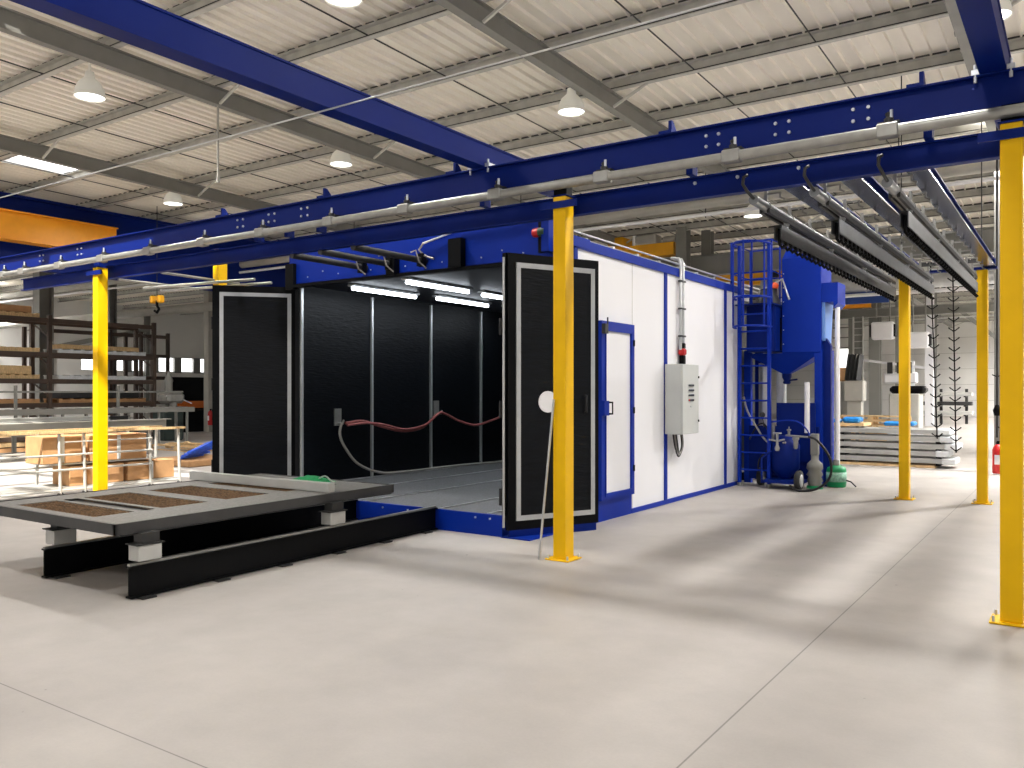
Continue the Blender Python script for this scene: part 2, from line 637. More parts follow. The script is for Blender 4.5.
# wall blinds / braces far left
tag(MB().bar((-47.6, 24, 4.0), (-47.6, 30, 5.4), .25, .25).build('wall_brace', M_GREYS), 'grey diagonal brace high on the left wall above the racks', 'brace')

# cranes
cr = thing('bridge_crane', (-12, 24.8, 5.9), 'yellow travelling crane on the grey runway above the booth', 'crane')
MB().box(-14.6, -10.6, 24.55, 25.0, 5.9, 6.3).build('girder', M_YELC, cr)
MB().bbox(-12.85, -12.3, 24.4, 25.1, 6.3, 6.6, .02).build('end_carriage', M_YELC, cr)
hb = MB().bbox(-11.9, -11.2, 24.5, 25.0, 6.3, 6.6, .03).tube([(-11.0, 24.75, 6.4), (-10.6, 24.75, 6.4)], .13, 12)
hb.build('hoist', M_GREYL, cr)
MB().tube([(-11.95, 24.5, 6.3), (-11.95, 24.5, 6.6)], .05, 8).build('post', M_WHITE, cr)
MB().lathe((-12.5, 24.53, 6.1), [(.08, -.02), (.08, .02)], 14, 'y').build('buffer', M_BLACKP, cr)
c2 = thing('bridge_crane', (-7.5, 30, 5.5), 'yellow crane girder seen through the blue ladder cage', 'crane')
MB().box(-11.6, -7.9, 30.9, 31.3, 5.6, 6.1).build('girder', M_YELC, c2)
MB().tube([(-11, 31.1, 6.08), (-11, 31.1, 6.7)], .02, 6).tube([(-8.5, 31.1, 6.08), (-8.5, 31.1, 6.7)], .02, 6).build('hanger', M_DARK, c2)
MB().lathe((-9.4, 30.88, 5.85), [(.16, -.02), (.2, 0), (.16, .02)], 14, 'y').build('cable_drum', M_DARK, c2)
c3 = tag(MB().ibeam((-9.2, 40, 5.55), (-7.8, 40, 5.55), .42, .3, .03, .02).box(-9.2, -7.8, 39.84, 39.86, 5.36, 5.75).build('crane_end_beam', M_ORG),
         'orange crane beam end right of the blue dust collector', 'crane')
c4 = thing('overhead_crane', (-23, 5, 5), 'orange crane girder between dark blue runway beams at the far left', 'crane')
MB().box(-22.95, -22.7, -6, 13.3, 5.5, 6.2).box(-23.05, -22.6, -6, 13.3, 6.2, 6.23).box(-23.05, -22.6, -6, 13.3, 5.47, 5.5).build('girder', M_ORG, c4)
tag(MB().box(-23.45, -23.2, -6, 24, 4.85, 6.72).box(-23.5, -23.05, -6, 24, 6.68, 6.75).build('crane_runway', M_BLUE), 'deep blue crane runway beam behind the orange girder', 'beam')
hk = thing('crane_hook', (-22.6, 14.5, 4.0), 'small yellow hook block hanging above the storage racks', 'hook')
MB().tube([(-22.6, 14.5, 4.35), (-22.6, 14.5, 7.1)], .012, 6).build('rope', M_DARK, hk)
MB().bbox(-22.85, -22.7, 14.4, 14.6, 4.2, 4.42, .03).bbox(-22.5, -22.35, 14.4, 14.6, 4.2, 4.42, .03).box(-22.72, -22.48, 14.45, 14.55, 4.28, 4.38).build('block', M_YELC, hk)
MB().tube([(-22.6, 14.5, 4.28), (-22.6, 14.5, 4.12), (-22.5, 14.5, 4.02), (-22.6, 14.5, 3.92), (-22.72, 14.5, 3.98)], .04, 8).build('hook', M_BLACKP, hk)

# ------------------------------------------------------------------ conveyor steelwork
YB = 6.95
COLS = [(-.4, 6.73, 3.44, 'nearest yellow steel post at the right edge of the photo'),
        (-4.08, 6.85, 3.44, 'yellow steel post standing in front of the right booth door'),
        (-10.86, 8.02, 3.75, 'yellow steel post top seen above the left booth door'),
        (-12.12, 6.85, 3.44, 'yellow steel post behind the rolling table at the left'),
        (-2.17, 13.5, 3.32, 'yellow steel post left of the hanging hook strings'),
        (-1.17, 13.6, 3.32, 'yellow steel post right of the hanging hook strings, beside the extinguisher')]


def make_column(x, y, h, label):
    t = thing('yellow_column', (x, y, 0), label, 'column', 'yellow posts carrying the conveyor')
    MB().bbox(x - .068, x + .068, y - .08, y + .08, .012, h, .006).build('shaft', M_YEL, t)
    MB().bbox(x - .13, x + .13, y - .13, y + .13, 0, .014, .004).build('base_plate', M_YEL, t)
    for sx in (-1, 1):
        for sy in (-1, 1):
            MB().tube([(x + sx * .105, y + sy * .105, .012), (x + sx * .105, y + sy * .105, .05)], .01, 6).build('anchor_bolt', M_DOT, t)
    MB().box(x - .08, x + .08, y - .09, y + .09, h, h + .012).build('cap_plate', M_BLUE, t)
    return t


for c in COLS:
    make_column(*c)

ub = thing('main_conveyor_beam', (-6.5, 6.85, 3.65), 'long upper blue conveyor beam with bolt groups crossing the whole photo', 'beam')
MB().ibeam((-15.4, 6.85, 3.73), (.8, 6.85, 3.73), .25, .12, .014, .01).build('beam_web', M_BLUE, ub)
bolt_me = None
for xc in (-13.82, -12.68, -8.85, -8.25, -7.66, -2.6, -2.01, -1.41):
    for dx in (-.055, .055):
        for dz in (-.045, .045):
            o = MB().lathe((xc + dx, 6.843, 3.735 + dz), [(.013, -.014), (.015, -.008), (.015, .0)], 8, 'y')
            o.build('bolt', M_DOT, ub)
for x in (-9.18, -7.29, -5.36, -2.97, -.98):
    MB().add([(x - .015, 6.8, 3.85), (x + .015, 6.8, 3.85), (x + .015, 6.95, 3.85), (x - .015, 6.95, 3.85),
              (x - .015, 6.8, 3.96), (x + .015, 6.8, 3.96), (x + .015, 6.84, 3.96), (x - .015, 6.84, 3.96)],
             [(0, 3, 2, 1), (4, 5, 6, 7), (0, 1, 5, 4), (1, 2, 6, 5), (2, 3, 7, 6), (3, 0, 4, 7)]).box(x - .1, x + .02, 6.78, 6.92, 3.85, 3.875).build('gusset', M_BLUE, ub)
for x in (-8.53, -7.97, -7.41, -5.02, -2.8, -.94):
    MB().box(x - .03, x + .03, 6.82, 6.93, 3.47, 3.61).build('hanger', M_BLUE, ub)
for x, y, h, l in (COLS[0], COLS[1], COLS[3]):
    MB().box(x - .07, x + .07, 6.79, 6.9, 3.456, 3.61).build('post_head', M_BLACKP if x > -5 else M_BLUE, ub)
# bracket arms reaching out to the track tube
ARM_X = (-14.81, -14.14, -13.01, -11.81, -10.64, -9.43, -8.28, -7.09, -5.95, -4.76, -3.58, -2.38, -1.19, -.0)

lb = thing('lower_conveyor_beam', (-7, 7, 3.3), 'lower blue conveyor beam bolted to the yellow posts under the silver track tube', 'beam')
MB().ibeam((-14.75, 7.0, 3.385), (1.2, 7.0, 3.385), .19, .09, .012, .008).build('beam_web', M_BLUE, lb)
for x, y, h, l in (COLS[0], COLS[1], COLS[3]):
    MB().box(x - .2, x + .2, y - .105, y - .088, 3.325, 3.39).build('clamp_plate', M_BLUE, lb)
for x in (-2.8, -2.42, -1.91, -1.3):
    MB().lathe((x, 6.955, 3.42), [(.014, -.016), (.016, 0)], 8, 'y').build('bolt', M_DOT, lb)

tr = thing('track_tube', (-7, 6.72, 3.5), 'silver round conveyor track tube clamped below the upper blue beam', 'tube')
MB().tube([(-15.3, 6.7, 3.53), (1.2, 6.7, 3.53)], .043, 16).build('tube', M_PIPE, tr)
for x in ARM_X:
    b = MB().bbox(x - .075, x + .075, 6.65, 6.75, 3.48, 3.582, .008).build('clamp', M_PIPE, tr)
    MB().tube([(x, 6.73, 3.58), (x, 6.73, 3.68)], .012, 8).lathe((x, 6.73, 3.6), [(.03, 0), (.035, .03), (.02, .04), (.02, .05), (.026, .055), (.026, .07)], 8).box(x - .08, x + .07, 6.72, 6.8, 3.595, 3.612).build('clamp_bolt', M_DARK, b)
    MB().tube([(x + .02, 6.715, 3.63), (x + .02, 6.715, 3.69)], .012, 8).build('stud', M_DOT, b)

# beams running on top towards the camera
XB = [(-5.04, 'big blue cross beam running from the top left corner to the conveyor'), (-.52, 'short blue cross beam coming down from the top right corner')]
for x, lbl in XB:
    t = thing('blue_cross_beam', (x, 6, 3.91), lbl, 'beam')
    MB().ibeam((x, -3, 3.975), (x, 8.3, 3.975), .235, .17, .016, .012).box(x + .02, x + .075, -3, 8.3, 3.87, 4.08).build('beam_web', M_BLUE, t)
    for sx in (-.11, .11):
        MB().box(x + sx - .025, x + sx + .025, 6.78, 6.92, 3.855, 3.89).tube([(x + sx, 6.8, 3.8), (x + sx, 6.8, 3.93)], .012, 8).build('beam_clip', M_DOT, t)

# parking tracks, right side
BX = [(-2.07, 'blue crossing beam left, over the left rear yellow post'), (-1.6, 'blue crossing beam in the middle of the parking tracks'), (-1.1, 'rightmost blue crossing beam above the rear yellow post')]
for x, lbl in BX:
    t = thing('parking_track_beam', (x, 10, 3.33), lbl, 'beam', 'blue beams over the parking tracks')
    MB().ibeam((x, 7.06, 3.43), (x, 13.75, 3.43), .14, .13, .014, .01).build('beam_web', M_BLUE, t)
    o = MB().box(x - .06, x + .1, 7.1, 13.7, 3.348, 3.359).build('flange_sheen_plate', M_SHEEN, t)  # stands for the bottom flange, floor reflection mixed into its grey-blue colour
    o['label'] = 'glossy grey blue sheen on the beam flange'
    MB().bbox(x - .08, x + .08, 13.75, 13.78, 3.34, 3.5, .005).build('end_plate', M_BLUE, t)
tag(MB().ibeam((-2.4, 13.55, 3.335 + .0), (-.98, 13.55, 3.335), .001, .1).box(-2.4, -.98, 13.5, 13.6, 3.336, 3.356).build('cross_tie', M_BLUE), 'thin blue tie plate joining the two rear yellow posts', 'plate')

PX = [(-2.3, 'left one'), (-1.8, 'middle one'), (-1.25, 'right one')]
tnames = ['leftmost', 'middle', 'rightmost']
for k, (x, _) in enumerate(PX):
    t = thing('parking_track', (x, 10, 3.2), 'dark silver parking track tube with a hooked front end, ' + tnames[k] + ' of the three', 'track', 'parking track tubes')
    MB().tube([(x - .02, 6.9, 3.41), (x - .03, 6.84, 3.38), (x - .03, 6.82, 3.32), (x - .01, 6.86, 3.27), (x, 6.98, 3.235), (x, 7.15, 3.23)], .014, 8).build('hooked_end', M_DARK, t)
    MB().tube([(x, 7.0, 3.22), (x, 13.3, 3.22)], .042, 14).build('tube', M_TRK, t)
    MB().box(x - .045, x - .02, 7.3, 13.3, 3.16, 3.2).box(x + .02, x + .045, 7.3, 13.3, 3.16, 3.2).build('guide_rail', M_DARK, t)
    for j in range(9):
        y = 7.35 + j * .72
        c = MB().lathe((x, y, 3.22), [(.048, -.02), (.05, 0), (.048, .02)], 12, 'y').box(x - .012, x + .012, y - .02, y + .02, 3.25, 3.36)
        c.box(x - .015, x + .13, y - .01, y + .01, 3.325, 3.34)
        c.tube([(x + .12, y, 3.335), (x + .12, y, 3.29), (x + .16, y, 3.27)], .01, 6)
        c.build('track_clamp', M_PIPE, t)
    # load bar under it
    g = thing('load_bar', (x, 10, 2.95), 'grey hanging load bar with a row of small hooks below, ' + tnames[k] + ' of the three', 'bar', 'load bars under the parking tracks')
    y0, y1 = 7.62, 13.25
    prof = [(-.035, -.065), (-.025, -.065), (-.025, .055), (.025, .055), (.025, -.065), (.035, -.065), (.035, .065), (-.035, .065)]
    MB().section((x + .02, y0, 3.04), (x + .02, y1, 3.04), prof).build('channel', M_DKG, g)
    th = MB()
    n = 34
    for i in range(n):
        y = y0 + .06 + i * (y1 - y0 - .1) / (n - 1)
        th.tube([(x + .02, y, 3.08), (x + .02, y, 2.94), (x + .035, y + .02, 2.91), (x + .06, y + .02, 2.93)], .016, 6)
    o = th.build('hook_row', M_BLACKP, g)
    o['kind'] = 'stuff'
    for y in (7.9, 9.6, 11.3, 13.0):
        MB().box(x + .01, x + .03, y - .03, y + .03, 3.12, 3.19).lathe((x + .02, y, 3.17), [(.03, -.02), (.03, .02)], 10, 'x').build('trolley', M_SILV, g)

# left A-direction short tracks to the booth
for k, (x, lbl) in enumerate(((-8.05, 'leftmost'), (-7.55, 'middle'), (-7.0, 'rightmost'))):
    t = thing('booth_track', (x, 7.6, 3.2), 'dark tube track leading from the conveyor into the booth, ' + lbl + ' of the three', 'track', 'tube tracks entering the booth')
    MB().tube([(x, 6.98, 3.275), (x, 8.28, 3.275)], .04, 14).build('tube', M_DARK, t)
    MB().box(x - .05, x + .05, 8.16, 8.24, 3.2, 3.36).build('end_clamp', M_BLACKP, t)
    MB().tube([(x + .08, 7.9, 3.33), (x + .12, 7.95, 3.36), (x + .13, 8.0, 3.22), (x + .16, 8.1, 3.15)], .01, 6).build('cable', M_HOSEG, t)
tag(MB().tube([(-12.2, 7.6, 3.22), (-9.9, 7.9, 3.22)], .022, 8).tube([(-12.2, 7.9, 3.2), (-9.9, 8.2, 3.2)], .022, 8).tube([(-12.0, 7.06, 3.28), (-12.0, 8.4, 3.28)], .02, 8).tube([(-10.9, 7.06, 3.3), (-10.9, 8.4, 3.28)], .02, 8)
    .build('track_switch', M_PIPE), 'bundle of thin silver switch rails left of the booth door top', 'rail')

# ------------------------------------------------------------------ the booth
BX1, BX0 = -4.88, -9.5
BY0, BY1 = 8.42, 14.07
bt = thing('blast_booth', ((BX0 + BX1) / 2, (BY0 + BY1) / 2, 0), 'large white walled blasting booth with blue trim and black folding doors', 'booth')
seams = [BY0, 11.0, 13.4, BY1]
for a, b in zip(seams[:-1], seams[1:]):
    MB().box(BX1 - .08, BX1, a, b, .0, 3.3).build('wall_panel', M_WHITE, bt)
MB().box(BX0, BX0 + .08, 8.3, 14.8, 0, 3.2).build('side_wall', M_BLACK, bt)
for y in (BY0 + .03, 11.0, 13.4, BY1 - .02):
    MB().box(BX1, BX1 + .02, y - .04, y + .04, 0, 3.33).build('blue_post', M_BLUE2, bt)
MB().box(BX1 - .05, BX1 + .03, BY0, BY1, 3.27, 3.38).build('top_trim', M_BLUE2, bt)
MB().box(BX1, BX1 + .025, 9.9, BY1, 0, .06).build('base_trim', M_BLUE2, bt)
MB().box(BX1, BX1 + .02, BY0, 9.9, 0, .26).build('skirt_panel', M_BLUE2, bt)
MB().box(BX0, BX1 - .06, 8.43, 14.8, 3.2, 3.28).build('roof_panel', M_GREYL, bt)
MB().box(BX0 + .08, BX1 - .08, 14.72, 14.8, 0, 3.2).build('rear_wall', M_BLACK, bt)
MB().box(BX0 + .08, BX1 - .08, 8.3, 14.72, 3.14, 3.2).build('inner_ceiling', mat('dark_blue_ceiling', (8, 14, 26), .5, noise=.2), bt)
MB().box(BX1 - .12, BX1 - .081, BY0, 14.72, .24, 3.14).build('inner_wall', M_BLACK, bt)
# inside seams of the left wall
for y in (8.34, 9.8, 11.27, 12.74, 14.2):
    MB().box(BX0 + .08, BX0 + .115, y - .02, y + .02, .24, 3.1).build('wall_seam', M_SILV, bt)
for x in (-8.4, -7.3, -6.2):
    MB().box(x - .02, x + .02, 14.69, 14.72, .24, 3.1).build('wall_seam', M_SILV, bt)
# deck with rails
dk = MB().box(BX0 + .08, BX1 - .085, 8.4, 14.7, .16, .236).box(BX0 + .08, -5.24, 7.52, 8.4, .16, .236).build('deck', M_DECK, bt)
for x in (-9.3, -8.35, -7.35, -6.15, -5.45):
    MB().box(x - .02, x + .02, 7.53, 14.7, .236, .243).build('deck_rail', M_SILV, dk)
MB().box(BX0 + .08, -5.24, 7.49, 7.52, 0, .236).box(-5.27, -5.24, 7.52, 8.4, 0, .16).build('front_curb', M_BLUE2, bt)
MB().box(-5.24, -4.86, 7.46, 8.4, 0, .012).build('threshold', M_BLUE2, bt)
for x in (-8.9, -8.0, -7.0, -6.6, -5.6, -5.4):
    MB().lathe((x, 7.487, .19), [(.012, -.01), (.012, .0)], 8, 'y').build('bolt', M_DOT, bt)
# header
hd = MB().box(-9.6, -5.02, 8.28, 8.42, 3.16, 3.6).build('header', M_BLUE2, bt)
MB().box(-9.62, -9.45, 8.22, 8.28, 3.08, 3.45).build('end_post', M_BLACKP, hd)
MB().box(-9.45, -5.1, 8.2, 8.28, 3.1, 3.14).build('door_rail', M_BLACKP, hd)
for i in range(14):
    x = -9.2 + i * .31
    MB().lathe((x, 8.277, 3.24 + .06 * (i % 2)), [(.01, -.01), (.01, 0)], 6, 'y').build('bolt', M_DOT, hd)
MB().tube([(-7.0, 8.24, 3.5), (-6.4, 8.25, 3.62), (-5.5, 8.25, 3.63), (-5.2, 8.3, 3.64)], .014, 8).build('cable', M_WHITE, hd)
MB().tube([(-7.0, 8.24, 3.5), (-7.06, 8.22, 3.42), (-6.95, 8.2, 3.33), (-6.8, 8.2, 3.28)], .014, 8).build('cable', M_HOSEG, hd)
MB().box(-7.6, -7.45, 8.18, 8.28, 3.12, 3.4).build('track_bracket', M_BLACKP, hd)
MB().box(-6.55, -6.35, 8.18, 8.28, 3.14, 3.5).build('track_bracket', M_BLACKP, hd)
cb = MB().box(-5.12, -5.02, 8.1, 8.3, 3.2, 3.58).build('post', M_BLUE2, hd)
MB().box(-5.2, -5.12, 8.16, 8.22, 3.2, 3.56).build('bracket', M_BLACKP, hd)
MB().box(-5.0, -4.84, 8.3, 8.75, 3.28, 3.4).build('corner_box', M_BLUE2, hd)
sg = MB().lathe((-5.22, 8.14, 3.43), [(0, -.05), (.05, -.03), (.055, .0), (.055, .05)], 12, 'x').build('red_beacon', M_RED, hd)
sg['label'] = 'red signal beacon'
sg = MB().lathe((-5.14, 8.14, 3.43), [(.055, -.03), (.055, .05)], 12, 'x').build('green_beacon', mat('dark_green', (10, 60, 34), .4), hd)
sg['label'] = 'dark green signal beacon'
MB().box(-9.66, -9.5, 8.44, 8.54, 0, 3.14).build('door_jamb', M_BLACKP, bt)
# cable tray along the roof edge
ct = MB()
for dx, zz in ((0, 3.44), (.06, 3.42), (.14, 3.46)):
    ct.tube([(BX1 - .22 + dx, 8.5, zz + .03), (BX1 - .22 + dx, BY1 + 1.5, zz + .03)], .014, 8)
for i in range(8):
    ct.box(BX1 - .26, BX1 - .04, 8.8 + i * .7, 8.84 + i * .7, 3.38, 3.44)
ct.build('cable_tray', M_SILV, bt)
# wire mesh on the roof corner
wm = MB()
for i in range(7):
    wm.tube([(-5.3 - i * .12, 8.5, 3.5), (-5.3 - i * .12, 11.0, 3.5)], .006, 5)
for i in range(12):
    wm.tube([(-6.05, 8.5 + i * .22, 3.5), (-5.25, 8.5 + i * .22, 3.5)], .006, 5)
for p in ((-6.05, 8.5), (-5.25, 8.5), (-6.05, 11), (-5.25, 11)):
    wm.tube([(p[0], p[1], 3.28), (p[0], p[1], 3.5)], .012, 6)
wm.build('mesh_tray', M_SILV, bt)
# personnel door
pd = MB().box(BX1 + .02, BX1 + .045, 9.09, 9.83, .3, 2.4).build('personnel_door', M_WHITE, bt)
MB().box(BX1 + .001, BX1 + .06, 9.0, 9.09, .26, 2.46).box(BX1 + .001, BX1 + .06, 9.83, 9.9, .26, 2.46).box(BX1 + .001, BX1 + .06, 9.09, 9.83, 2.4, 2.46).box(BX1 + .001, BX1 + .06, 9.09, 9.83, .26, .3).build('door_frame', M_BLUE2, pd)
MB().box(BX1 + .03, BX1 + .07, 9.09, 9.11, .3, 2.4).box(BX1 + .03, BX1 + .07, 9.8, 9.83, .3, 2.4).box(BX1 + .03, BX1 + .07, 9.11, 9.8, 2.34, 2.4).box(BX1 + .03, BX1 + .07, 9.11, 9.8, .3, .34).build('door_edge', M_BLUE2, pd)
hn = MB().box(BX1 + .06, BX1 + .1, 9.0, 9.12, 1.3, 1.48).build('lock_plate', M_BLUE2, pd)
MB().tube([(BX1 + .09, 9.14, 1.32), (BX1 + .13, 9.15, 1.32), (BX1 + .13, 9.15, 1.46), (BX1 + .09, 9.14, 1.46)], .012, 8).build('handle', M_BLACKP, hn)
MB().box(BX1 + .06, BX1 + .11, 9.0, 9.08, 2.3, 2.42).tube([(BX1 + .1, 9.08, 2.32), (BX1 + .1, 9.08, 2.5)], .01, 8).build('door_limit_switch', M_DARK, pd)
for zz in (2.22, 1.35, .6):
    MB().tube([(BX1 + .075, 9.86, zz - .04), (BX1 + .075, 9.86, zz + .04)], .013, 8).build('hinge', M_BLACKP, pd)
MB().box(BX1, BX1 + .004, 9.95, 9.955, .06, 3.27).build('panel_gap', M_GREYL, bt)


# folding doors
def leaf(p0, p1, z0, z1, parent, front, name='door_leaf', detail=True, porthole=None, handle=None):
    p0, p1 = Vector((*p0, 0)), Vector((*p1, 0))
    d = (p1 - p0)
    L = d.length
    d.normalize()
    nrm = Vector((d.y, -d.x, 0)) * front
    th = .05

    def slab(a, b, za, zb, o0, o1):
        q = MB()
        pts = []
        for zz in (za, zb):
            for u, v in ((a, o0), (b, o0), (b, o1), (a, o1)):
                pp = p0 + d * u + nrm * v
                pts.append((pp.x, pp.y, zz))
        q.hull(pts[:4], pts[4:])
        return q

    def merge(*qs):
        r = MB()
        for q in qs:
            r.add(q.v, q.f)
        return r
    lf = slab(0, L, z0, z1, 0, -th).build(name, M_BLACKP, parent)
    if detail:
        a, b, c, e, w = .1, L - .06, z0 + .1, z1 - .1, .055
        merge(slab(a, a + w, c, e, 0, .015), slab(b - w, b, c, e, 0, .015), slab(a + w, b - w, e - w, e, 0, .015), slab(a + w, b - w, c, c + w, 0, .015)).build('silver_frame', M_SILV, lf)
        slab(a + w, b - w, c + w, e - w, .001, .008).build('rubber_panel', M_BLACK, lf)
    if porthole:
        u, zz = porthole
        c = p0 + d * u + nrm * .012
        ring = []
        ring2 = []
        for k in range(24):
            t = 2 * math.pi * k / 24
            pp = c + d * math.cos(t) * .12
            ring.append((pp.x, pp.y, zz + math.sin(t) * .12))
            pp = pp + nrm * .012
            ring2.append((pp.x, pp.y, zz + math.sin(t) * .12))
        MB().hull(ring, ring2).build('porthole', M_WHITE, lf)
    if handle:
        u, zz = handle
        c = p0 + d * u
        q = [c + nrm * .01, c + nrm * .05, c + nrm * .05, c + nrm * .01]
        MB().tube([(a.x, a.y, zz + b) for a, b in zip(q, (-.1, -.09, .09, .1))], .013, 8).build('handle', M_RUB, lf)
    return lf, slab, merge


# right pair: one leaf from the booth corner out, the other folded back in front
lf, slab, merge = leaf((-5.136, 7.45), (-4.61, 8.53), .085, 3.1, bt, 1, porthole=(.5, 1.48), handle=(1.0, 1.45))
merge(slab(.02, 1.17, .0, .085, .0, -.03)).build('rubber_flap', M_BLUE, lf)
MB().tube([(-5.175, 7.425, .12), (-5.175, 7.425, 3.05)], .014, 8).build('edge_strip', M_SILV, lf)
l2, slab2, merge2 = leaf((-5.21, 7.45), (-5.03, 8.38), .25, 3.1, bt, -1, detail=False)
merge2(slab2(.03, .07, .3, 3.0, 0, .015), slab2(.82, .86, .3, 3.0, 0, .015)).build('silver_frame', M_SILV, l2)
for zz in (.45, 1.4, 2.3):
    MB().tube([(-5.215, 7.425, zz - .09), (-5.215, 7.425, zz + .09)], .018, 8).build('hinge', M_RUB, l2)
# left pair
lf, slab, merge = leaf((-10.5, 7.62), (-9.72, 8.5), .075, 3.15, bt, 1)
l2, slab2, merge2 = leaf((-10.62, 7.72), (-9.82, 8.6), .075, 3.15, bt, 1, detail=False)
merge2(slab2(.0, .03, .12, 3.1, 0, .02)).build('silver_frame', M_SILV, l2)
for zz in (.5, 1.7, 2.6):
    MB().tube([(-10.55, 7.66, zz - .09), (-10.55, 7.66, zz + .09)], .018, 8).build('hinge', M_RUB, l2)


# ceiling tubes
def tubelight(x, y, label, ln=1.45):
    t = thing('tube_light', (x, y + ln / 2, 3.05), label, 'lamp', 'tube lights on the booth ceiling')
    MB().bbox(x - .07, x + .07, y, y + ln, 3.1, 3.138, .01).build('housing', M_SILV, t)
    MB().tube([(x, y + .04, 3.075), (x, y + ln - .04, 3.075)], .028, 10).build('tube', M_TUBE, t)
    d = bpy.data.lights.new('tube_glow_light', 'AREA')
    d.shape = 'RECTANGLE'
    d.size, d.size_y = .06, ln
    d.energy = TUBE_POWER
    d.color = (.9, .96, 1)
    o = bpy.data.objects.new('tube_light_source', d)
    COL.objects.link(o)
    o.location = (x, y + ln / 2, 3.04)


for x, y, l in ((-8.65, 8.58, 'glowing tube on the booth ceiling nearest the left door'), (-8.5, 10.3, 'glowing tube further back above the left booth wall'),
                (-7.55, 8.5, 'brightest glowing tube just behind the middle of the blue booth header'), (-7.6, 10.3, 'glowing tube on the booth ceiling close to the right door edge'),
                (-8.5, 12.2, 'deepest glowing tube above the left booth wall'), (-5.9, 9.0, 'glowing tube hidden behind the right booth door')):
    tubelight(x, y, l)

# hoses inside
for y, zz, lbl in ((9.06, 1.2, 'steel hose bracket on the black booth wall, left one'), (11.42, 1.3, 'steel hose bracket on the black booth wall, right one')):
    tag(MB().box(BX0 + .082, BX0 + .1, y - .07, y + .07, zz - .13, zz + .13).tube([(BX0 + .1, y, zz - .1), (BX0 + .2, y, zz - .1), (BX0 + .22, y, zz - .04)], .015, 8).build('hose_bracket', M_PIPE),
        lbl, 'bracket', 'hose brackets in the booth')


def smooth_pts(pts, n=6):
    pts = [Vector(p) for p in pts]
    out = []
    P = [pts[0]] + pts + [pts[-1]]
    for i in range(1, len(P) - 2):
        for k in range(n):
            t = k / n
            a, b, c, d = P[i - 1], P[i], P[i + 1], P[i + 2]
            out.append(.5 * ((2 * b) + (c - a) * t + (2 * a - 5 * b + 4 * c - d) * t * t + (3 * b - a - 3 * c + d) * t ** 3))
    out.append(pts[-1])
    return out


X = BX0 + .22
tag(MB().tube(smooth_pts([(X, 9.1, 1.11), (X, 9.46, 1.13), (X, 9.9, 1.03), (X, 10.39, .94), (X, 10.9, .98), (X, 11.3, 1.2), (X, 11.5, 1.2), (X, 11.95, 1.05), (X, 12.46, .97), (X, 13.2, 1.1)]), .022, 8)
    .tube(smooth_pts([(X + .04, 9.1, 1.08), (X + .05, 9.5, 1.1), (X + .05, 9.9, 1.06), (X + .04, 10.39, .97), (X + .04, 10.9, 1.02), (X + .04, 11.3, 1.22)]), .018, 8).build('air_hose', M_PINK),
    'reddish hose hung in a wave between wall brackets in the booth', 'hose')
tag(MB().tube(smooth_pts([(X, 9.02, 1.12), (X, 8.98, .95), (X, 9.08, .75), (X, 9.35, .48), (X, 9.8, .31), (X, 10.3, .265), (X, 11.88, .26), (X + .2, 13, .26)]), .02, 8).build('air_hose', M_HOSEG),
    'grey hose looping from the left bracket down to the booth deck', 'hose')

# control cabinet
cc = thing('control_cabinet', (-4.74, 11.3, .99), 'grey electrical control cabinet mounted on the white booth wall', 'cabinet')
x0, x1, y0, y1, z0, z1 = BX1 + .001, -4.6, 10.96, 11.56, .99, 1.98
MB().bbox(x0, x1 - .02, y0, y1, z0, z1, .008).build('body', M_CAB, cc)
dr = MB().bbox(x1 - .019, x1, y0 + .005, y1 - .005, z0 + .005, z1 - .005, .004).build('door', M_CAB, cc)
bt_dark = mat('dark_button_strip', (44, 52, 66), .5)
for r, zz in enumerate((1.68, 1.61, 1.54, 1.47)):
    MB().box(x1, x1 + .004, y0 + .2, y0 + .4, zz - .022, zz + .022).build('label_strip', M_CAB, dr)
    for i in range(5):
        c = M_RED if (r == 3 and i == 0) else bt_dark
        o = MB().lathe((x1 + .004, y0 + .225 + i * .038, zz), [(.015, 0), (.015, .012), (.0, .016)], 8, 'x').build('button', c, dr)
        if c == M_RED:
            o['label'] = 'red button'
MB().lathe((x1, y0 + .3, 1.38), [(.014, 0), (.014, .01), (0, .012)], 8, 'x').build('keyhole', M_DOT, dr)
for zz in (1.8, 1.17):
    MB().box(x1 - .01, x1 + .012, y1 - .03, y1 - .005, zz - .015, zz + .015).build('hinge', M_BLACKP, dr)
cd = thing('wall_conduit', (-4.82, 11.5, 2.0), 'silver twin conduit rising from the grey control cabinet to the booth roof', 'conduit')
MB().tube([(-4.83, 11.44, 2.2), (-4.83, 11.44, 3.46), (-4.86, 11.44, 3.53), (-4.98, 11.44, 3.55)], .022, 8).tube([(-4.83, 11.54, 2.2), (-4.83, 11.54, 3.46), (-4.86, 11.54, 3.53), (-4.98, 11.54, 3.55)], .022, 8).build('tube', M_SILV, cd)
for zz in (2.4, 2.8, 3.2):
    MB().box(-4.858, -4.8, 11.41, 11.57, zz - .012, zz + .012).build('clip', M_DARK, cd)
c = MB().bbox(-4.87, -4.78, 11.43, 11.56, 2.12, 2.22, .02).build('connector', M_RED, cd)
c['label'] = 'red connector'
MB().bbox(-4.86, -4.79, 11.45, 11.54, 1.985, 2.12, .01).build('cable_plug', M_BLACKP, cd)
MB().bbox(-4.86, -4.79, 11.45, 11.54, 2.22, 2.3, .01).build('cable_plug', M_BLACKP, cd)
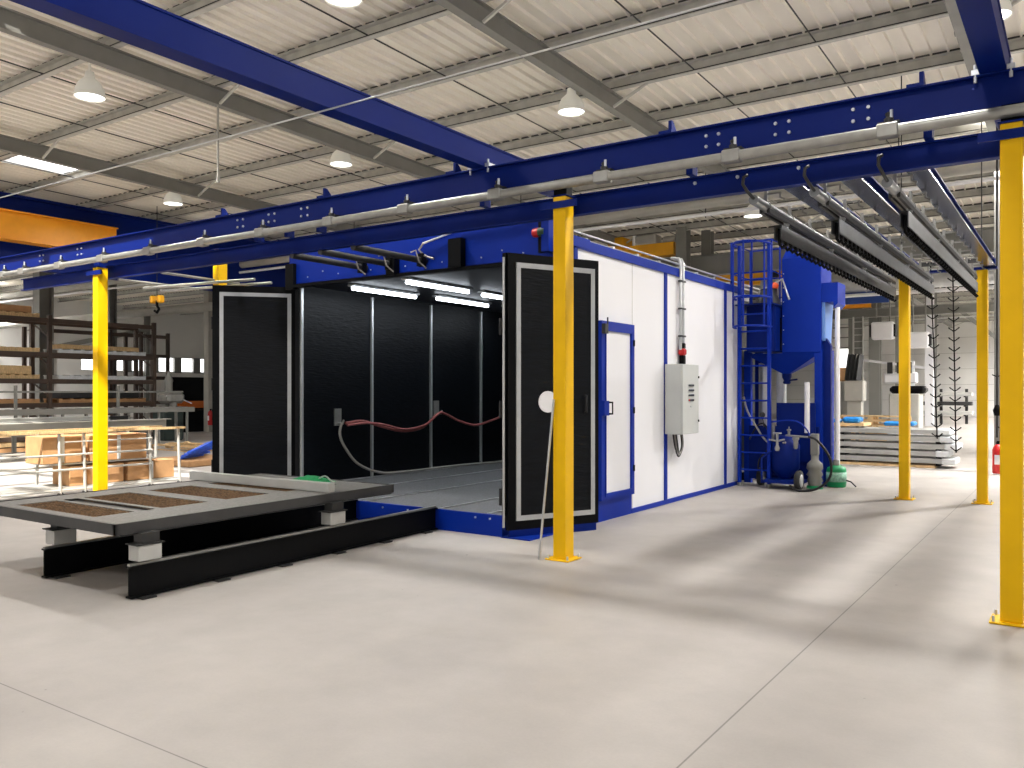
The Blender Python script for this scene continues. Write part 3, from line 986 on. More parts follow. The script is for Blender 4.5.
for k in range(3):
    o = 0.05 * k
    tag(MB().tube(smooth_pts([(-4.8, 11.1 + o, .99), (-4.78, 11.12 + o, .8), (-4.78, 11.25, .66 + o * .5), (-4.78, 11.4 - o * .4, .8), (-4.8, 11.42 - o * .5, .99)]), .012, 6).build('cable_loop', [M_HOSEB, M_HOSEG, M_HOSEB][k]),
        ['outermost black cable loop under the grey control cabinet', 'grey cable loop under the grey control cabinet', 'innermost black cable loop under the grey control cabinet'][k], 'cable', 'cable loops under the cabinet')

# pole leaning on the centre column
tag(MB().tube([(-4.26, 6.7, .0), (-4.12, 6.74, 1.52)], .012, 8).build('leaning_rod', M_SILV), 'thin grey rod leaning against the yellow post by the right booth door', 'rod')

# ------------------------------------------------------------------ rails and rolling table
def slant(x, y):
    """the cart and its rails stand about two degrees off the booth axis"""
    return x - (y - 3.6) * .038


for xr, lbl in ((-6.03, 'black floor rail nearer the camera, under the rolling table'), (-7.3, 'black floor rail on the far side under the rolling table')):
    t = thing('floor_rail', (xr, 5.5, 0), lbl, 'rail', 'rails leading into the booth')
    p0, p1 = (xr, 3.63, .132), (slant(xr, 7.48), 7.48, .132)
    MB().ibeam(p0, p1, .245, .075, .014, .012).build('beam_web', M_BLACKP, t)
    MB().bar((xr, 3.63, .264), (slant(xr, 7.48), 7.48, .264), .035, .018).build('running_rail', M_PIPE, t)
    sh = MB()
    for i in range(6):
        y = 3.75 + i * .7
        MB().box(slant(xr, y) - .1, slant(xr, y) + .1, y - .06, y + .06, 0, .012).build('foot_plate', M_DARK, t)

tb = thing('rolling_table', (-7.2, 5.2, .27), 'dark steel rolling table with brown gratings standing on the black rails', 'table')


def tbox(xa, xb, ya, yb, za, zb):
    q = MB()
    lo = [(slant(xa, ya), ya), (slant(xb, ya), ya), (slant(xb, yb), yb), (slant(xa, yb), yb)]
    q.hull([(a, b, za) for a, b in lo], [(a, b, zb) for a, b in lo])
    return q


def cat(*qs):
    r = MB()
    for q in qs:
        r.add(q.v, q.f)
    return r


TX0, TX1, TY0, TY1 = -8.26, -6.06, 3.54, 6.78
cat(tbox(TX0, TX1, TY0, TY0 + .03, .5, .585), tbox(TX0, TX1, TY1 - .03, TY1, .5, .585), tbox(TX0, TX0 + .03, TY0, TY1, .5, .585), tbox(TX1 - .03, TX1, TY0, TY1, .5, .585)).build('rim', mat('dark_rim', (66, 66, 66), .5, .3, noise=.15), tb)
PAN = [(3.72, 4.22), (4.62, 5.18) if False else (4.5, 5.02), (5.22, 5.78), (6.0, 6.62)]
PAN = [(3.68, 4.04), (4.3, 4.78), (4.98, 5.5), (5.72, 6.45)]
GX0, GX1 = -7.88, -6.6
tops = [tbox(TX0 + .03, GX0, TY0 + .03, TY1 - .03, .572, .58), tbox(GX1, TX1 - .03, TY0 + .03, TY1 - .03, .572, .58)]
edges = [TY0 + .03]
for a, b in PAN:
    edges += [a, b]
edges.append(TY1 - .03)
for i in range(0, len(edges), 2):
    if i == 2:
        tops.append(tbox(GX0, GX1, 4.04, 4.1, .572, .58))
        tops.append(tbox(GX0, GX1, 4.24, 4.3, .572, .58))
    else:
        tops.append(tbox(GX0, GX1, edges[i], edges[i + 1], .572, .58))
cat(*tops).build('top_plate', M_TABLE, tb)
cat(tbox(GX0, GX1, 4.08, 4.26, .55, .56)).build('sunken_tray', M_DARK, tb)
for a, b in PAN:
    gm = tbox(GX0, GX1, a, b, .55, .556)
    n = 22
    for i in range(n):
        x = GX0 + (i + .5) * (GX1 - GX0) / n
        gm = cat(gm, tbox(x - .006, x + .006, a, b, .556, .576))
    m_ = max(3, int((b - a) / .07))
    for i in range(m_):
        y = a + (i + .5) * (b - a) / m_
        gm = cat(gm, tbox(GX0, GX1, y - .004, y + .004, .56, .574))
    gm.build('grating', M_GRATE, tb)
for xr in (-6.04, -7.3):
    for y in (3.79, 5.85):
        x = slant(xr, y)
        w = MB().bbox(x - .07, x + .07, y - .11, y + .09, .285, .41, .006).build('wheel_box', M_ALU, tb)
        MB().box(x - .08, x + .08, y - .13, y + .11, .41, .42).box(x - .06, x + .05, y - .07, y + .08, .42, .5).build('mount', M_DARK, w)
        MB().lathe((x - .02, y, .33), [(.055, 0), (.055, .04)], 16, 'x').build('wheel', M_PIPE, w)
ul = cat(tbox(-6.15, -6.05, TY0 + .05, TY1 - .05, .49, .5), tbox(-7.42, -7.32, TY0 + .05, TY1 - .05, .49, .5), tbox(TX0 + .1, TX1 - .1, 5.1, 5.2, .47, .5))
ul.build('under_frame', M_DARK, tb)
tag(MB().bbox(-8.5, -6.22, 5.86, 5.95, .582, .675, .004).build('aluminium_tube', M_ALU), 'bright square aluminium tube lying across the rolling table', 'tube')
gb = MB()
random.seed(3)
n, mm = 14, 9
vs = []
for i in range(n + 1):
    for j in range(mm + 1):
        u, v = i / n, j / mm
        h = .06 * math.sin(math.pi * u) ** .6 * math.sin(math.pi * v) ** .6 * (.7 + .5 * random.random())
        vs.append((-7.45 + u * .5 + .03 * random.random(), 6.36 + v * .3, .583 + h))
fs = [(i * (mm + 1) + j, (i + 1) * (mm + 1) + j, (i + 1) * (mm + 1) + j + 1, i * (mm + 1) + j + 1) for i in range(n) for j in range(mm)]
gb.add(vs, fs, True)
b = len(vs)
gb.add([(-7.45, 6.36, .582), (-6.95, 6.36, .582), (-6.95, 6.66, .582), (-7.45, 6.66, .582)], [(0, 1, 2, 3)])
bag = tag(gb.build('green_bag', M_GREENC), 'crumpled green bag lying on the rolling table near its far end', 'bag')
MB().tube(smooth_pts([(-7.0, 6.46, .63), (-6.9, 6.46, .66), (-6.84, 6.5, .6), (-6.86, 6.55, .59)]), .008, 6).build('strap', M_ALU, bag)

# ------------------------------------------------------------------ dust collector
dc = thing('dust_collector', (-4.0, 14.8, 0), 'tall blue dust collector with a hopper behind the ladder', 'dust collector')
bx0, bx1, by0, by1 = -4.24, -3.59, 14.4, 15.1
MB().bbox(bx0, bx1, by0, by1, 2.25, 3.86, .008).build('filter_housing', M_BLUE2, dc)
MB().hull([(bx0, by0 + .02, 3.86), (bx1, by0 + .02, 3.86), (bx1, by1, 3.86), (bx0, by1, 3.86)], [(bx0 + .04, by0 + .2, 4.08), (bx1 - .02, by0 + .2, 4.08), (bx1 - .02, by1, 4.08), (bx0 + .04, by1, 4.08)]).build('top_hood', M_BLUE2, dc)
MB().hull([(-4.3, 14.64, 1.9), (-4.18, 14.64, 1.9), (-4.18, 14.76, 1.9), (-4.3, 14.76, 1.9)], [(-4.9, by0, 2.25), (bx1, by0, 2.25), (bx1, by1, 2.25), (-4.9, by1, 2.25)]).build('hopper', M_BLUE2, dc)
MB().lathe((-4.24, 14.7, 1.72), [(.05, 0), (.07, .03), (.05, .06), (.08, .12), (.08, .18)], 14).tube([(-4.24, 14.7, 1.78), (-4.05, 14.65, 1.8)], .015, 8).build('valve', M_BLUE, dc)
MB().bbox(-4.76, -4.27, 14.12, 14.7, 2.27, 3.05, .008).build('inlet_chamber', M_BLUE, dc)
MB().box(-4.27, bx0, 14.4, 14.44, 2.3, 2.85).build('door_gap', M_BLACKP, dc)
MB().lathe((-4.45, 14.35, 3.05), [(.2, 0), (.2, .1), (.14, .2), (.14, .3)], 16).build('fan_motor', M_DARK, dc)
o = MB().lathe((-4.35, 14.3, 3.35), [(.07, 0), (.09, .05), (.05, .1)], 12).build('motor_cap', mat('orange_cap', (214, 80, 30), .5), dc)
o['label'] = 'orange cap'
MB().tube([(-4.6, 14.3, 3.3), (-4.2, 14.3, 3.5), (-4.1, 14.35, 3.15)], .02, 8).build('pipe', M_SILV, dc)
elb = MB().box(bx1, -3.4, by0 + .02, by1 - .15, 3.08, 3.4).hull([(-3.4, by0 + .02, 2.98), (-3.33, by0 + .02, 3.05), (-3.33, by1 - .15, 3.05), (-3.4, by1 - .15, 2.98)],
                                                          [(-3.4, by0 + .02, 3.4), (-3.33, by0 + .02, 3.4), (-3.33, by1 - .15, 3.4), (-3.4, by1 - .15, 3.4)])
elb.build('outlet_box', M_BLUE2, dc)
# recessed side panel with its lit tone put into the colour, legs
o = MB().hull([(bx1, by0 + .05, 2.45), (bx1 + .05, by0 + .05, 2.45), (bx1 + .05, by1 - .25, 2.35), (bx1, by1 - .25, 2.35)],
              [(bx1, by0 + .05, 3.08), (bx1 + .05, by0 + .05, 3.08), (bx1 + .05, by1 - .1, 3.08), (bx1, by1 - .1, 3.08)]).build('lit_side_panel', M_LITBLUE, dc)
o['label'] = 'lit pale blue side panel'
for (xx, yy) in ((bx1 - .05, by0 + .06), (bx1 - .02, by1 - .05), (-4.84, by0 + .06), (-4.84, by1 - .05)):
    MB().box(xx - .06, xx + .06, yy - .05, yy + .05, 0, 2.3).build('leg', M_BLUE2, dc)
MB().hull([(bx1 + .01, 14.5, 0), (bx1 + .13, 14.5, 0), (bx1 + .13, 14.62, 0), (bx1 + .01, 14.62, 0)], [(bx1 + .01, 14.5, 2.55), (bx1 + .13, 14.5, 2.35), (bx1 + .13, 14.62, 2.35), (bx1 + .01, 14.62, 2.55)]).build('leg', M_BLUE, dc)
MB().box(-4.3, -3.66, 14.3, 14.34, .42, 1.4).build('lower_panel', M_BLUE, dc)
MB().box(-4.8, -3.62, 14.37, 14.4, .08, 1.0).build('base_panel', M_BLUE, dc)
for i in range(6):
    MB().lathe((bx0 + .03, by0 - .002, 2.4 + i * .24), [(.01, -.01), (.01, 0)], 6, 'y').build('bolt', M_DOT, dc)
tag(MB().tube([(-3.38, 14.62, .36), (-3.38, 14.62, 3.0)], .04, 12).build('white_pipe', M_WHITE), 'white vertical pipe between the dust collector and the green canister', 'pipe')
tag(MB().tube([(-3.79, 14.3, .9), (-3.79, 14.3, 1.75)], .045, 12).build('white_pipe', M_WHITE), 'cream vertical pipe under the collector hopper', 'pipe')

# second white vessel cluster behind the ladder
for k, (x, y, r, m_) in enumerate(((-4.72, 14.95, .09, M_SILV), (-4.5, 15.25, .09, M_SILV))):
    tag(MB().tube([(x, y, 0), (x, y, 2.1)], r, 14).build('silver_duct_pipe', m_), ('silver vertical pipe close to the white booth corner', 'silver vertical pipe deeper behind the blue ladder')[k], 'pipe')

# ladder with cage
ld = thing('caged_ladder', (-4.5, 13.8, 0), 'blue caged ladder beside the white booth corner', 'ladder')
for x in (-4.78, -4.28):
    MB().box(x - .025, x + .025, 13.8, 13.87, .03, 4.05).build('side_rail', M_BLUE2, ld)
    MB().tube([(x, 13.83, 0), (x, 13.83, .06)], .04, 10).build('foot', M_PIPE, ld)
for i in range(12):
    zz = .28 + i * .29
    MB().tube([(-4.78, 13.83, zz), (-4.28, 13.83, zz)], .015, 8).build('rung', M_BLUE2, ld)
for zz in (2.66, 3.14, 4.03):
    pts = []
    for k in range(13):
        a = math.pi * k / 12
        pts.append((-4.53 - .3 * math.cos(a), 13.8 - .52 * math.sin(a), zz))
    MB().tube(pts, .018, 6).build('cage_hoop', M_BLUE2, ld)
for k in (2, 6, 10):
    a = math.pi * k / 12
    p = (-4.53 - .3 * math.cos(a), 13.8 - .52 * math.sin(a))
    MB().box(p[0] - .012, p[0] + .012, p[1] - .012, p[1] + .012, 2.66, 4.05).build('cage_bar', M_BLUE2, ld)
gr = thing('guard_rail', (-4.6, 14.6, 3.3), 'blue railing cage on top of the dust collector platform', 'railing')
for x, y in ((-4.95, 13.9), (-4.95, 14.4), (-4.95, 14.9), (-4.6, 14.9), (-4.26, 14.36), (-4.26, 13.9), (-4.6, 13.92)):
    MB().tube([(x, y, 3.07), (x, y, 4.12)], .015, 6).build('post', M_BLUE2, gr)
for zz in (3.6, 4.12):
    MB().tube([(-4.6, 13.92, zz), (-4.95, 13.9, zz), (-4.95, 14.9, zz), (-4.26, 14.9, zz), (-4.26, 13.9, zz), (-4.6, 13.92, zz)], .017, 6).build('rail', M_BLUE2, gr)
MB().box(-4.98, -4.24, 13.88, 14.9, 3.05, 3.07).build('platform', M_BLUE, gr)

# blast machine on wheels
bm = thing('blast_machine', (-4.1, 13.7, 0), 'wheeled blue blast pot with grey valves and pipework beneath the hopper', 'machine')
MB().lathe((-4.08, 14.02, .12), [(.05, 0), (.24, .2), (.24, .58), (.19, .68), (.08, .74), (.0, .75)], 24).build('pressure_vessel', M_BLUE, bm)
MB().box(-4.33, -3.72, 13.62, 14.1, .1, .15).tube([(-4.33, 13.6, .1), (-4.33, 13.6, .5), (-4.2, 13.7, .62)], .018, 8).build('frame', M_BLUE, bm)
for x, y, r in ((-3.74, 13.62, .165), (-4.5, 14.1, .15)):
    w = MB().lathe((x, y, r), [(r * .5, -.04), (r * .93, -.04), (r, -.02), (r, .02), (r * .93, .04), (r * .5, .04)], 24, 'x').build('wheel', M_RUB, bm)
    MB().lathe((x, y, r), [(r * .62, -.045), (r * .62, .045), (.03, .055), (0, .055)], 16, 'x').build('hub', M_SILV, w)
v = MB().tube([(-4.12, 13.74, .66), (-4.12, 13.74, .9)], .022, 8).lathe((-4.12, 13.74, .62), [(.03, 0), (.045, .04), (.025, .09)], 12).lathe((-4.12, 13.74, .9), [(.07, 0), (.07, .02)], 14)
v.tube([(-4.26, 13.76, .8), (-4.12, 13.74, .78), (-4.0, 13.74, .81)], .016, 8)
v.build('metering_valve', M_PIPE, bm)
MB().tube([(-3.98, 13.74, .88), (-3.62, 13.72, .86)], .016, 8).lathe((-3.82, 13.73, .66), [(.02, 0), (.035, .02), (.04, .14), (.055, .16), (.055, .19)], 14).build('air_filter', M_PIPE, bm)
MB().lathe((-3.93, 13.74, .89), [(.02, 0), (.02, .06), (.035, .07), (.035, .09)], 10).tube([(-3.93, 13.74, .88), (-3.93, 13.74, 1.02)], .009, 6).build('regulator', M_PIPE, bm)
MB().bbox(-4.34, -4.27, 13.9, 13.96, 1.02, 1.09, .01).bbox(-4.27, -4.2, 13.9, 13.96, 1.05, 1.13, .01).box(-4.32, -4.22, 13.91, 13.95, .8, 1.04).build('valve_block', M_PIPE, bm)
MB().lathe((-4.42, 13.92, 1.2), [(.045, -.01), (.045, .02)], 14, 'y').tube([(-4.42, 13.92, 1.16), (-4.4, 13.94, 1.0)], .01, 6).build('pressure_gauge', M_DARK, bm)
MB().tube(smooth_pts([(-4.3, 13.9, 1.08), (-4.0, 13.85, 1.12), (-3.8, 13.8, 1.1), (-3.66, 13.78, .98), (-3.6, 13.75, .86)]), .012, 6).build('air_line', M_BLUE2, bm)
MB().tube(smooth_pts([(-4.76, 13.98, 1.5), (-4.68, 13.95, 1.25), (-4.52, 13.95, .98), (-4.4, 13.95, .8), (-4.25, 13.9, .72), (-4.0, 13.8, .76)]), .016, 8).build('grey_hose', M_HOSEG, bm)
MB().tube(smooth_pts([(-4.66, 13.98, .78), (-4.52, 13.98, 1.02), (-4.38, 13.96, 1.02), (-4.3, 13.95, .7), (-4.48, 13.95, .45), (-4.5, 13.95, .22)]), .014, 8).build('black_hose', M_HOSEB, bm)
tag(MB().tube(smooth_pts([(-3.56, 13.5, .88), (-3.42, 13.5, .82), (-3.26, 13.6, .55), (-3.28, 13.7, .25), (-3.45, 13.65, .06), (-3.7, 13.5, .02), (-3.82, 13.4, .1)]), .02, 8).build('looping_hose', M_HOSEB),
    'black hose looping from the blast machine to the floor', 'hose')
cn = thing('silencer_canister', (-3.62, 14.15, 0), 'grey ribbed canister standing between the wheel and the blue leg', 'canister')
MB().lathe((-3.62, 14.12, .05), [(.1, 0), (.12, .02), (.1, .05), (.13, .08), (.1, .14), (.13, .18), (.1, .24), (.13, .28), (.12, .36), (.06, .42), (.06, .5)], 18).build('body', M_GREYS, cn)
o = MB().lathe((-3.62, 14.12, 0), [(.13, 0), (.13, .05)], 18).build('base', M_GREEN, cn)
o['label'] = 'green base'
MB().bbox(-3.68, -3.56, 14.06, 14.18, .55, .9, .01).build('filter_box', M_GREYS, cn)
gc = thing('green_canister', (-3.4, 14.6, 0), 'green plastic canister with a pale label by the blue machine', 'canister')
MB().lathe((-3.4, 14.6, 0), [(.15, 0), (.165, .03), (.165, .28), (.15, .33), (.08, .36)], 20).build('body', M_GREEN, gc)
MB().lathe((-3.4, 14.6, .09), [(.1655, 0), (.168, .0), (.168, .16), (.1655, .16)], 20).build('paper_label', mat('canister_label', (150, 200, 180), .6, noise=.35, nscale=25), gc)
MB().lathe((-3.4, 14.6, .345), [(.06, 0), (.05, .1)], 14).build('cap', M_GREYS, gc)
MB().tube([(-3.25, 14.6, .12), (-3.15, 14.55, .1), (-3.07, 14.55, .02)], .012, 6).build('spray_tube', M_HOSEB, gc)

# ------------------------------------------------------------------ hanging hook strings
hr = thing('hanging_rail', (-1.8, 15.6, 3.6), 'thin dark rail above the rear yellow posts that carries the hook strings', 'rail')
MB().bar((-2.6, 15.55, 3.72), (-1.3, 15.55, 3.72), .04, .05).build('bar', M_DARK, hr)
for x in (-2.55, -1.35):
    MB().tube([(x, 15.55, 3.74), (x, 15.55, 7.1)], .01, 6).build('rod', M_DARK, hr)


def hook_string(x, y, ztop, zbot, n, label, lean=.0):
    t = thing('hook_string', (x, y, zbot), label, 'hook string', 'black hook strings hanging behind the yellow posts')
    MB().tube([(x, y, zbot), (x + lean, y, ztop)], .012, 6).build('stem', M_BLACKP, t)
    for i in range(n):
        zz = zbot + .03 + i * .165
        if zz > ztop - .25:
            break
        xx = x + lean * (zz - zbot) / (ztop - zbot)
        MB().tube([(xx - .08, y, zz + .065), (xx - .07, y, zz + .05), (xx, y, zz - .005), (xx + .07, y, zz + .05), (xx + .08, y, zz + .065)], .011, 5).build('hook', M_BLACKP, t)


hook_string(-2.0, 15.55, 3.7, .8, 14, 'black string of double hooks nearer the left rear yellow post', -.1)
hook_string(-1.72, 15.55, 3.7, .58, 18, 'longest black string of double hooks midway between the rear yellow posts', -.05)
hs = thing('pulley_cable', (-1.28, 17.6, .7), 'dark pull cable with small fittings right of the rear yellow post', 'cable')
MB().tube([(-1.28, 17.6, .75), (-1.28, 17.6, 6.7)], .02, 8).build('cable', M_DARK, hs)
MB().tube([(-1.36, 17.6, 1.9), (-1.28, 17.6, 1.86), (-1.2, 17.6, 1.9)], .012, 6).lathe((-1.28, 17.6, 1.15), [(.05, 0), (.07, .1), (.03, .2)], 10).tube([(-1.2, 17.6, 1.1), (-1.15, 17.6, 1.0), (-1.2, 17.6, .9), (-1.27, 17.6, .95)], .012, 6).build('fitting', M_BLACKP, hs)

# extinguishers
def extinguisher(x, y, z0, label):
    t = thing('fire_extinguisher', (x, y, z0), label, 'fire extinguisher', 'red fire extinguishers')
    MB().lathe((x, y, z0), [(.08, 0), (.095, .02), (.095, .45), (.07, .52), (.03, .56)], 18).build('cylinder', M_RED, t)
    MB().lathe((x, y, z0 + .56), [(.03, 0), (.03, .05)], 10).box(x - .02, x + .1, y - .015, y + .015, z0 + .6, z0 + .625).build('valve', M_BLACKP, t)
    MB().tube(smooth_pts([(x + .05, y, z0 + .6), (x + .13, y, z0 + .5), (x + .12, y, z0 + .2)]), .013, 6).build('hose', M_BLACKP, t)
    MB().box(x - .05, x + .05, y - .098, y - .094, z0 + .18, z0 + .36).build('sticker', M_WHITE, t)


extinguisher(-1.33, 18.45, 0.02, 'red fire extinguisher standing at the grey column right of the rear yellow posts')
extinguisher(-27.4, 19.8, .3, 'red fire extinguisher by the grey column just left of the booth door')

# ------------------------------------------------------------------ right background stock
def profile_bundle(k, label):
    z0 = .1 + k * .15
    t = thing('profile_bundle', (-3.1, 19.4, z0), label, 'bundle', 'stacked layers of wrapped profiles')
    xo = [0, -.12, .05, -.04, -.1][k]
    for i in range(4):
        MB().bbox(-4.6 + xo, -2.2 + xo, 19.15 + i * .17, 19.3 + i * .17, z0, z0 + .1, .008).build('profile', M_PROF, t)
    MB().bbox(-2.38 + xo, -2.12 + xo, 19.12, 19.85, z0 - .01, z0 + .118, .02).build('film_wrap', M_FOIL, t)
    for xs in (-4.4, -3.2, -2.5):
        MB().box(xs, xs + .1, 19.2, 19.86, z0 - .05, z0).build('spacer', M_BLACKP, t)


for k, l in enumerate(('bottom layer of wrapped metal profiles on the floor behind the rear yellow post', 'second layer from the floor of wrapped metal profiles', 'middle layer of wrapped metal profiles in the stack',
                       'second highest layer of wrapped metal profiles', 'top layer of wrapped metal profiles in the stack')):
    profile_bundle(k, l)
tag(MB().bbox(-4.7, -2.5, 19.16, 19.86, .0, .06, .01).build('timber_skid', M_WOOD), 'pale timber skid under the stack of wrapped profiles', 'skid')
bn = thing('work_bench', (-5.3, 19.6, 0), 'low grey bench with a timber top left of the profile stack', 'bench')
MB().box(-6.0, -3.9, 19.2, 20.0, .84, .9).build('bench_top', M_WOOD, bn)
for x in (-5.9, -4.75, -4.05):
    for y in (19.3, 19.9):
        MB().box(x - .03, x + .03, y - .03, y + .03, 0, .84).build('leg', M_GREYS, bn)
MB().box(-5.9, -4.8, 19.3, 19.9, .3, .33).box(-5.9, -4.8, 19.3, 19.9, .55, .58).build('shelf', M_GREYL, bn)
for x0_, x1_, l in ((-4.35, -3.98, 'bright blue wrapped packet lying square on the bench edge'), (-5.1, -4.4, 'long blue wrapped packet on the left end of the bench')):
    tag(MB().bbox(x0_, x1_, 19.14, 19.5, .76 if x0_ > -4.4 else .905, 1.0 if x0_ > -4.4 else 1.0, .04).build('blue_packet', M_CYAN) if False else
        MB().bbox(x0_, x1_, 19.22, 19.6, .902, 1.03 if x0_ > -4.4 else .98, .04).build('blue_packet', M_CYAN), l, 'packet')
tag(MB().bbox(-3.5, -2.9, 19.2, 19.6, .86, .95, .03).build('blue_packet', M_CYAN), 'blue wrapped packet lying on top of the profile stack', 'packet')


def pallet(x, y, z0, w=1.2, d=.8, label=None, group=None, m=None, name='pallet'):
    m = m or M_WOOD
    t = thing(name, (x, y, z0), label, 'pallet', group)
    tp = MB()
    for i in range(5):
        tp.box(x - w / 2, x + w / 2, y - d / 2 + i * (d - .1) / 4, y - d / 2 + i * (d - .1) / 4 + .1, z0 + .115, z0 + .14)
    for i in (-1, 0, 1):
        xx = x + i * (w / 2 - .07)
        tp.box(xx - .05, xx + .05, y - d / 2, y + d / 2, z0 + .1, z0 + .118)
    tp.build('deck', m, t)
    for j in (-1, 0, 1):
        bb = MB().box(x - w / 2, x + w / 2, y + j * (d / 2 - .05) - .05, y + j * (d / 2 - .05) + .05, z0, z0 + .022)
        for i in (-1, 0, 1):
            bb.box(x + i * (w / 2 - .07) - .07, x + i * (w / 2 - .07) + .07, y + j * (d / 2 - .05) - .05, y + j * (d / 2 - .05) + .05, z0 + .02, z0 + .102)
        bb.build('skid', m, t)
    return t


names = ['lowest', 'second', 'third', 'fourth', 'fifth', 'topmost']
for i in range(6):
    pallet(-5.25, 27.2, i * .142, 2.0, .9, 'wooden pallet stacked behind the left rear yellow post, ' + names[i] + ' from the floor', 'pallets stacked behind the bench')
for i in range(4):
    pallet(-4.1, 25.6, i * .142, .8, .8, 'pale pallet beside the left rear yellow post, ' + names[i] + ' of the short stack', 'pale pallets by the yellow post', M_FOIL)


# far machines
mc = thing('saw_machine', (-5.6, 36, 0), 'pale grey machine with a dark head behind the hook strings', 'machine')
MB().bbox(-6.3, -5.2, 35.6, 36.6, 0, 1.5, .04).build('body', M_GREYL, mc)
MB().bbox(-6.3, -5.0, 35.7, 36.5, 1.5, 1.8, .1).build('head', M_BLACKP, mc)
MB().bbox(-6.6, -5.4, 36.2, 36.7, 1.9, 2.35, .05).build('back_panel', M_WHITE, mc)
for i in range(3):
    MB().bbox(-6.45 + i * .35, -6.25 + i * .35, 36.1, 36.19, 2.3, 2.75, .01).build('display', M_DARK, mc)
cs = thing('dark_machine', (-7.3, 34, 0), 'dark slatted cabinet left of the rear yellow post', 'machine')
for i in range(4):
    MB().bar((-7.5 + i * .13, 34, 2.0), (-7.42 + i * .13, 34.2, 3.0), .05, .3).build('slat', M_DARK, cs)
MB().bbox(-7.6, -6.9, 33.9, 34.5, 1.2, 2.0, .03).box(-7.5, -7.0, 34, 34.4, 0, 1.2).build('body', M_GREYL, cs)
st = thing('cantilever_rack', (-5.7, 45, 0), 'dark cantilever rack with metal bars behind the hook strings', 'rack')
for x in (-7.1, -5.7, -4.6):
    MB().box(x - .06, x + .06, 45.6, 45.75, 0, 1.7).build('upright', M_DARK, st)
    for zz in (.4, .85, 1.3):
        MB().box(x - .05, x + .05, 44.9, 45.6, zz, zz + .06).build('arm', M_DARK, st)
for j, zz in enumerate((.46, .91, 1.36)):
    tag(MB().bbox(-7.6, -4.3, 44.95, 45.5, zz, zz + .18, .02).build('metal_bar_pack', M_ALU if j != 1 else M_DARK),
        'pack of metal bars on the cantilever rack, ' + ('lowest shelf', 'middle shelf', 'top shelf')[j], 'bars', 'bar packs on the cantilever rack')


def heater(x, y, zc, label, w):
    t = thing('unit_heater', (x, y, zc - w / 2), label, 'heater', 'white unit heaters on the back wall')
    MB().bbox(x - w / 2, x + w / 2, y, y + .5, zc - w * .42, zc + w * .42, .06).build('housing', M_WHITE, t)
    for s in (-1, 1):
        MB().bbox(x + s * (w / 2 + .03) - .03, x + s * (w / 2 + .03) + .03, y + .05, y + .45, zc - w * .3, zc + w * .3, .01).build('grille', M_BLACKP, t)
    MB().tube([(x - w * .3, y + .25, zc + w * .42), (x - w * .3, y + .25, 6.5)], .03, 6).tube([(x + w * .3, y + .25, zc + w * .42), (x + w * .3, y + .25, 6.5)], .03, 6).build('hanger', M_GREYS, t)


heater(-7.1, 38.6, 4.2, 'white unit heater left of the rear yellow post on the back wall', .9)
heater(-5.68, 38.6, 3.75, 'white unit heater right of the rear yellow post beside the hook strings', .8)
tag(MB().bar((-7.9, 38, 2.95), (-5.0, 38, 2.5), .1, .1).build('white_beam', M_WHITE), 'slanting white bar below the unit heaters', 'bar')
# back-right sectional door with window and white door
struct(MB().bbox(-10.4, -8.95, 44, 44.1, 0, 6.2, .01).build('door_1', M_WALLG))
struct(MB().box(-10.2, -8.98, 43.96, 43.99, 2.4, 3.7).build('window_2', mat('daylight_pane', (255, 255, 255), .3, emit=1.6)))
for i in range(5):
    struct(MB().box(-10.4, -8.95, 43.95, 43.99, 3.75 + i * .5, 3.8 + i * .5).build('trim_' + str(i + 1), M_GREYS))
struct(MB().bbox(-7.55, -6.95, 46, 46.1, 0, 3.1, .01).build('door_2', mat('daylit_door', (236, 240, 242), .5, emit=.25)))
tag(MB().bbox(-9.6, -8.9, 36.5, 37.1, 0, 1.3, .03).build('white_crate', M_WHITE), 'white crate by the back door right of the dust collector', 'crate')
tag(MB().hull([(-9.35, 36.6, 1.31), (-8.75, 36.6, 1.31), (-8.75, 36.9, 1.31), (-9.35, 36.9, 1.31)], [(-9.3, 36.6, 2.2), (-9.05, 36.6, 2.3), (-9.05, 36.9, 2.3), (-9.3, 36.9, 2.2)]).build('leaning_board', M_WOOD),
    'brown wooden piece standing on the white crate', 'board')
pl = thing('wrapped_machine', (-7.9, 36, 0), 'grey pillar machine with a pale box on top between the wall columns', 'machine')
MB().bbox(-8.15, -7.65, 35.8, 36.3, 0, 2.0, .03).build('body', M_GREYS, pl)
MB().bbox(-8.3, -7.55, 35.7, 36.4, 2.0, 2.55, .06).build('box', M_CARD, pl)
cf = thing('step_ladder', (-8.2, 39.3, 0), 'tall pale aluminium ladder between the grey wall columns', 'ladder')
for x in (-8.42, -8.02):
    MB().box(x - .03, x + .03, 39.3, 39.36, 0, 4.9).build('side_rail', M_ALU, cf)
for i in range(16):
    MB().box(-8.42, -8.02, 39.31, 39.35, .3 + i * .29, .34 + i * .29).build('rung', M_ALU, cf)
# items right of the nearest column
pn = thing('notice_board', (-.35, 20, 0), 'pale stand with a dark top panel at the right edge behind the nearest post', 'board')
MB().box(-.6, .4, 20, 20.04, .5, 1.15).build('sheet', M_WHITE, pn)
MB().box(-.55, -.5, 20.05, 20.1, 0, 2.2).box(.3, .35, 20.05, 20.1, 0, 2.2).build('post', M_DARK, pn)

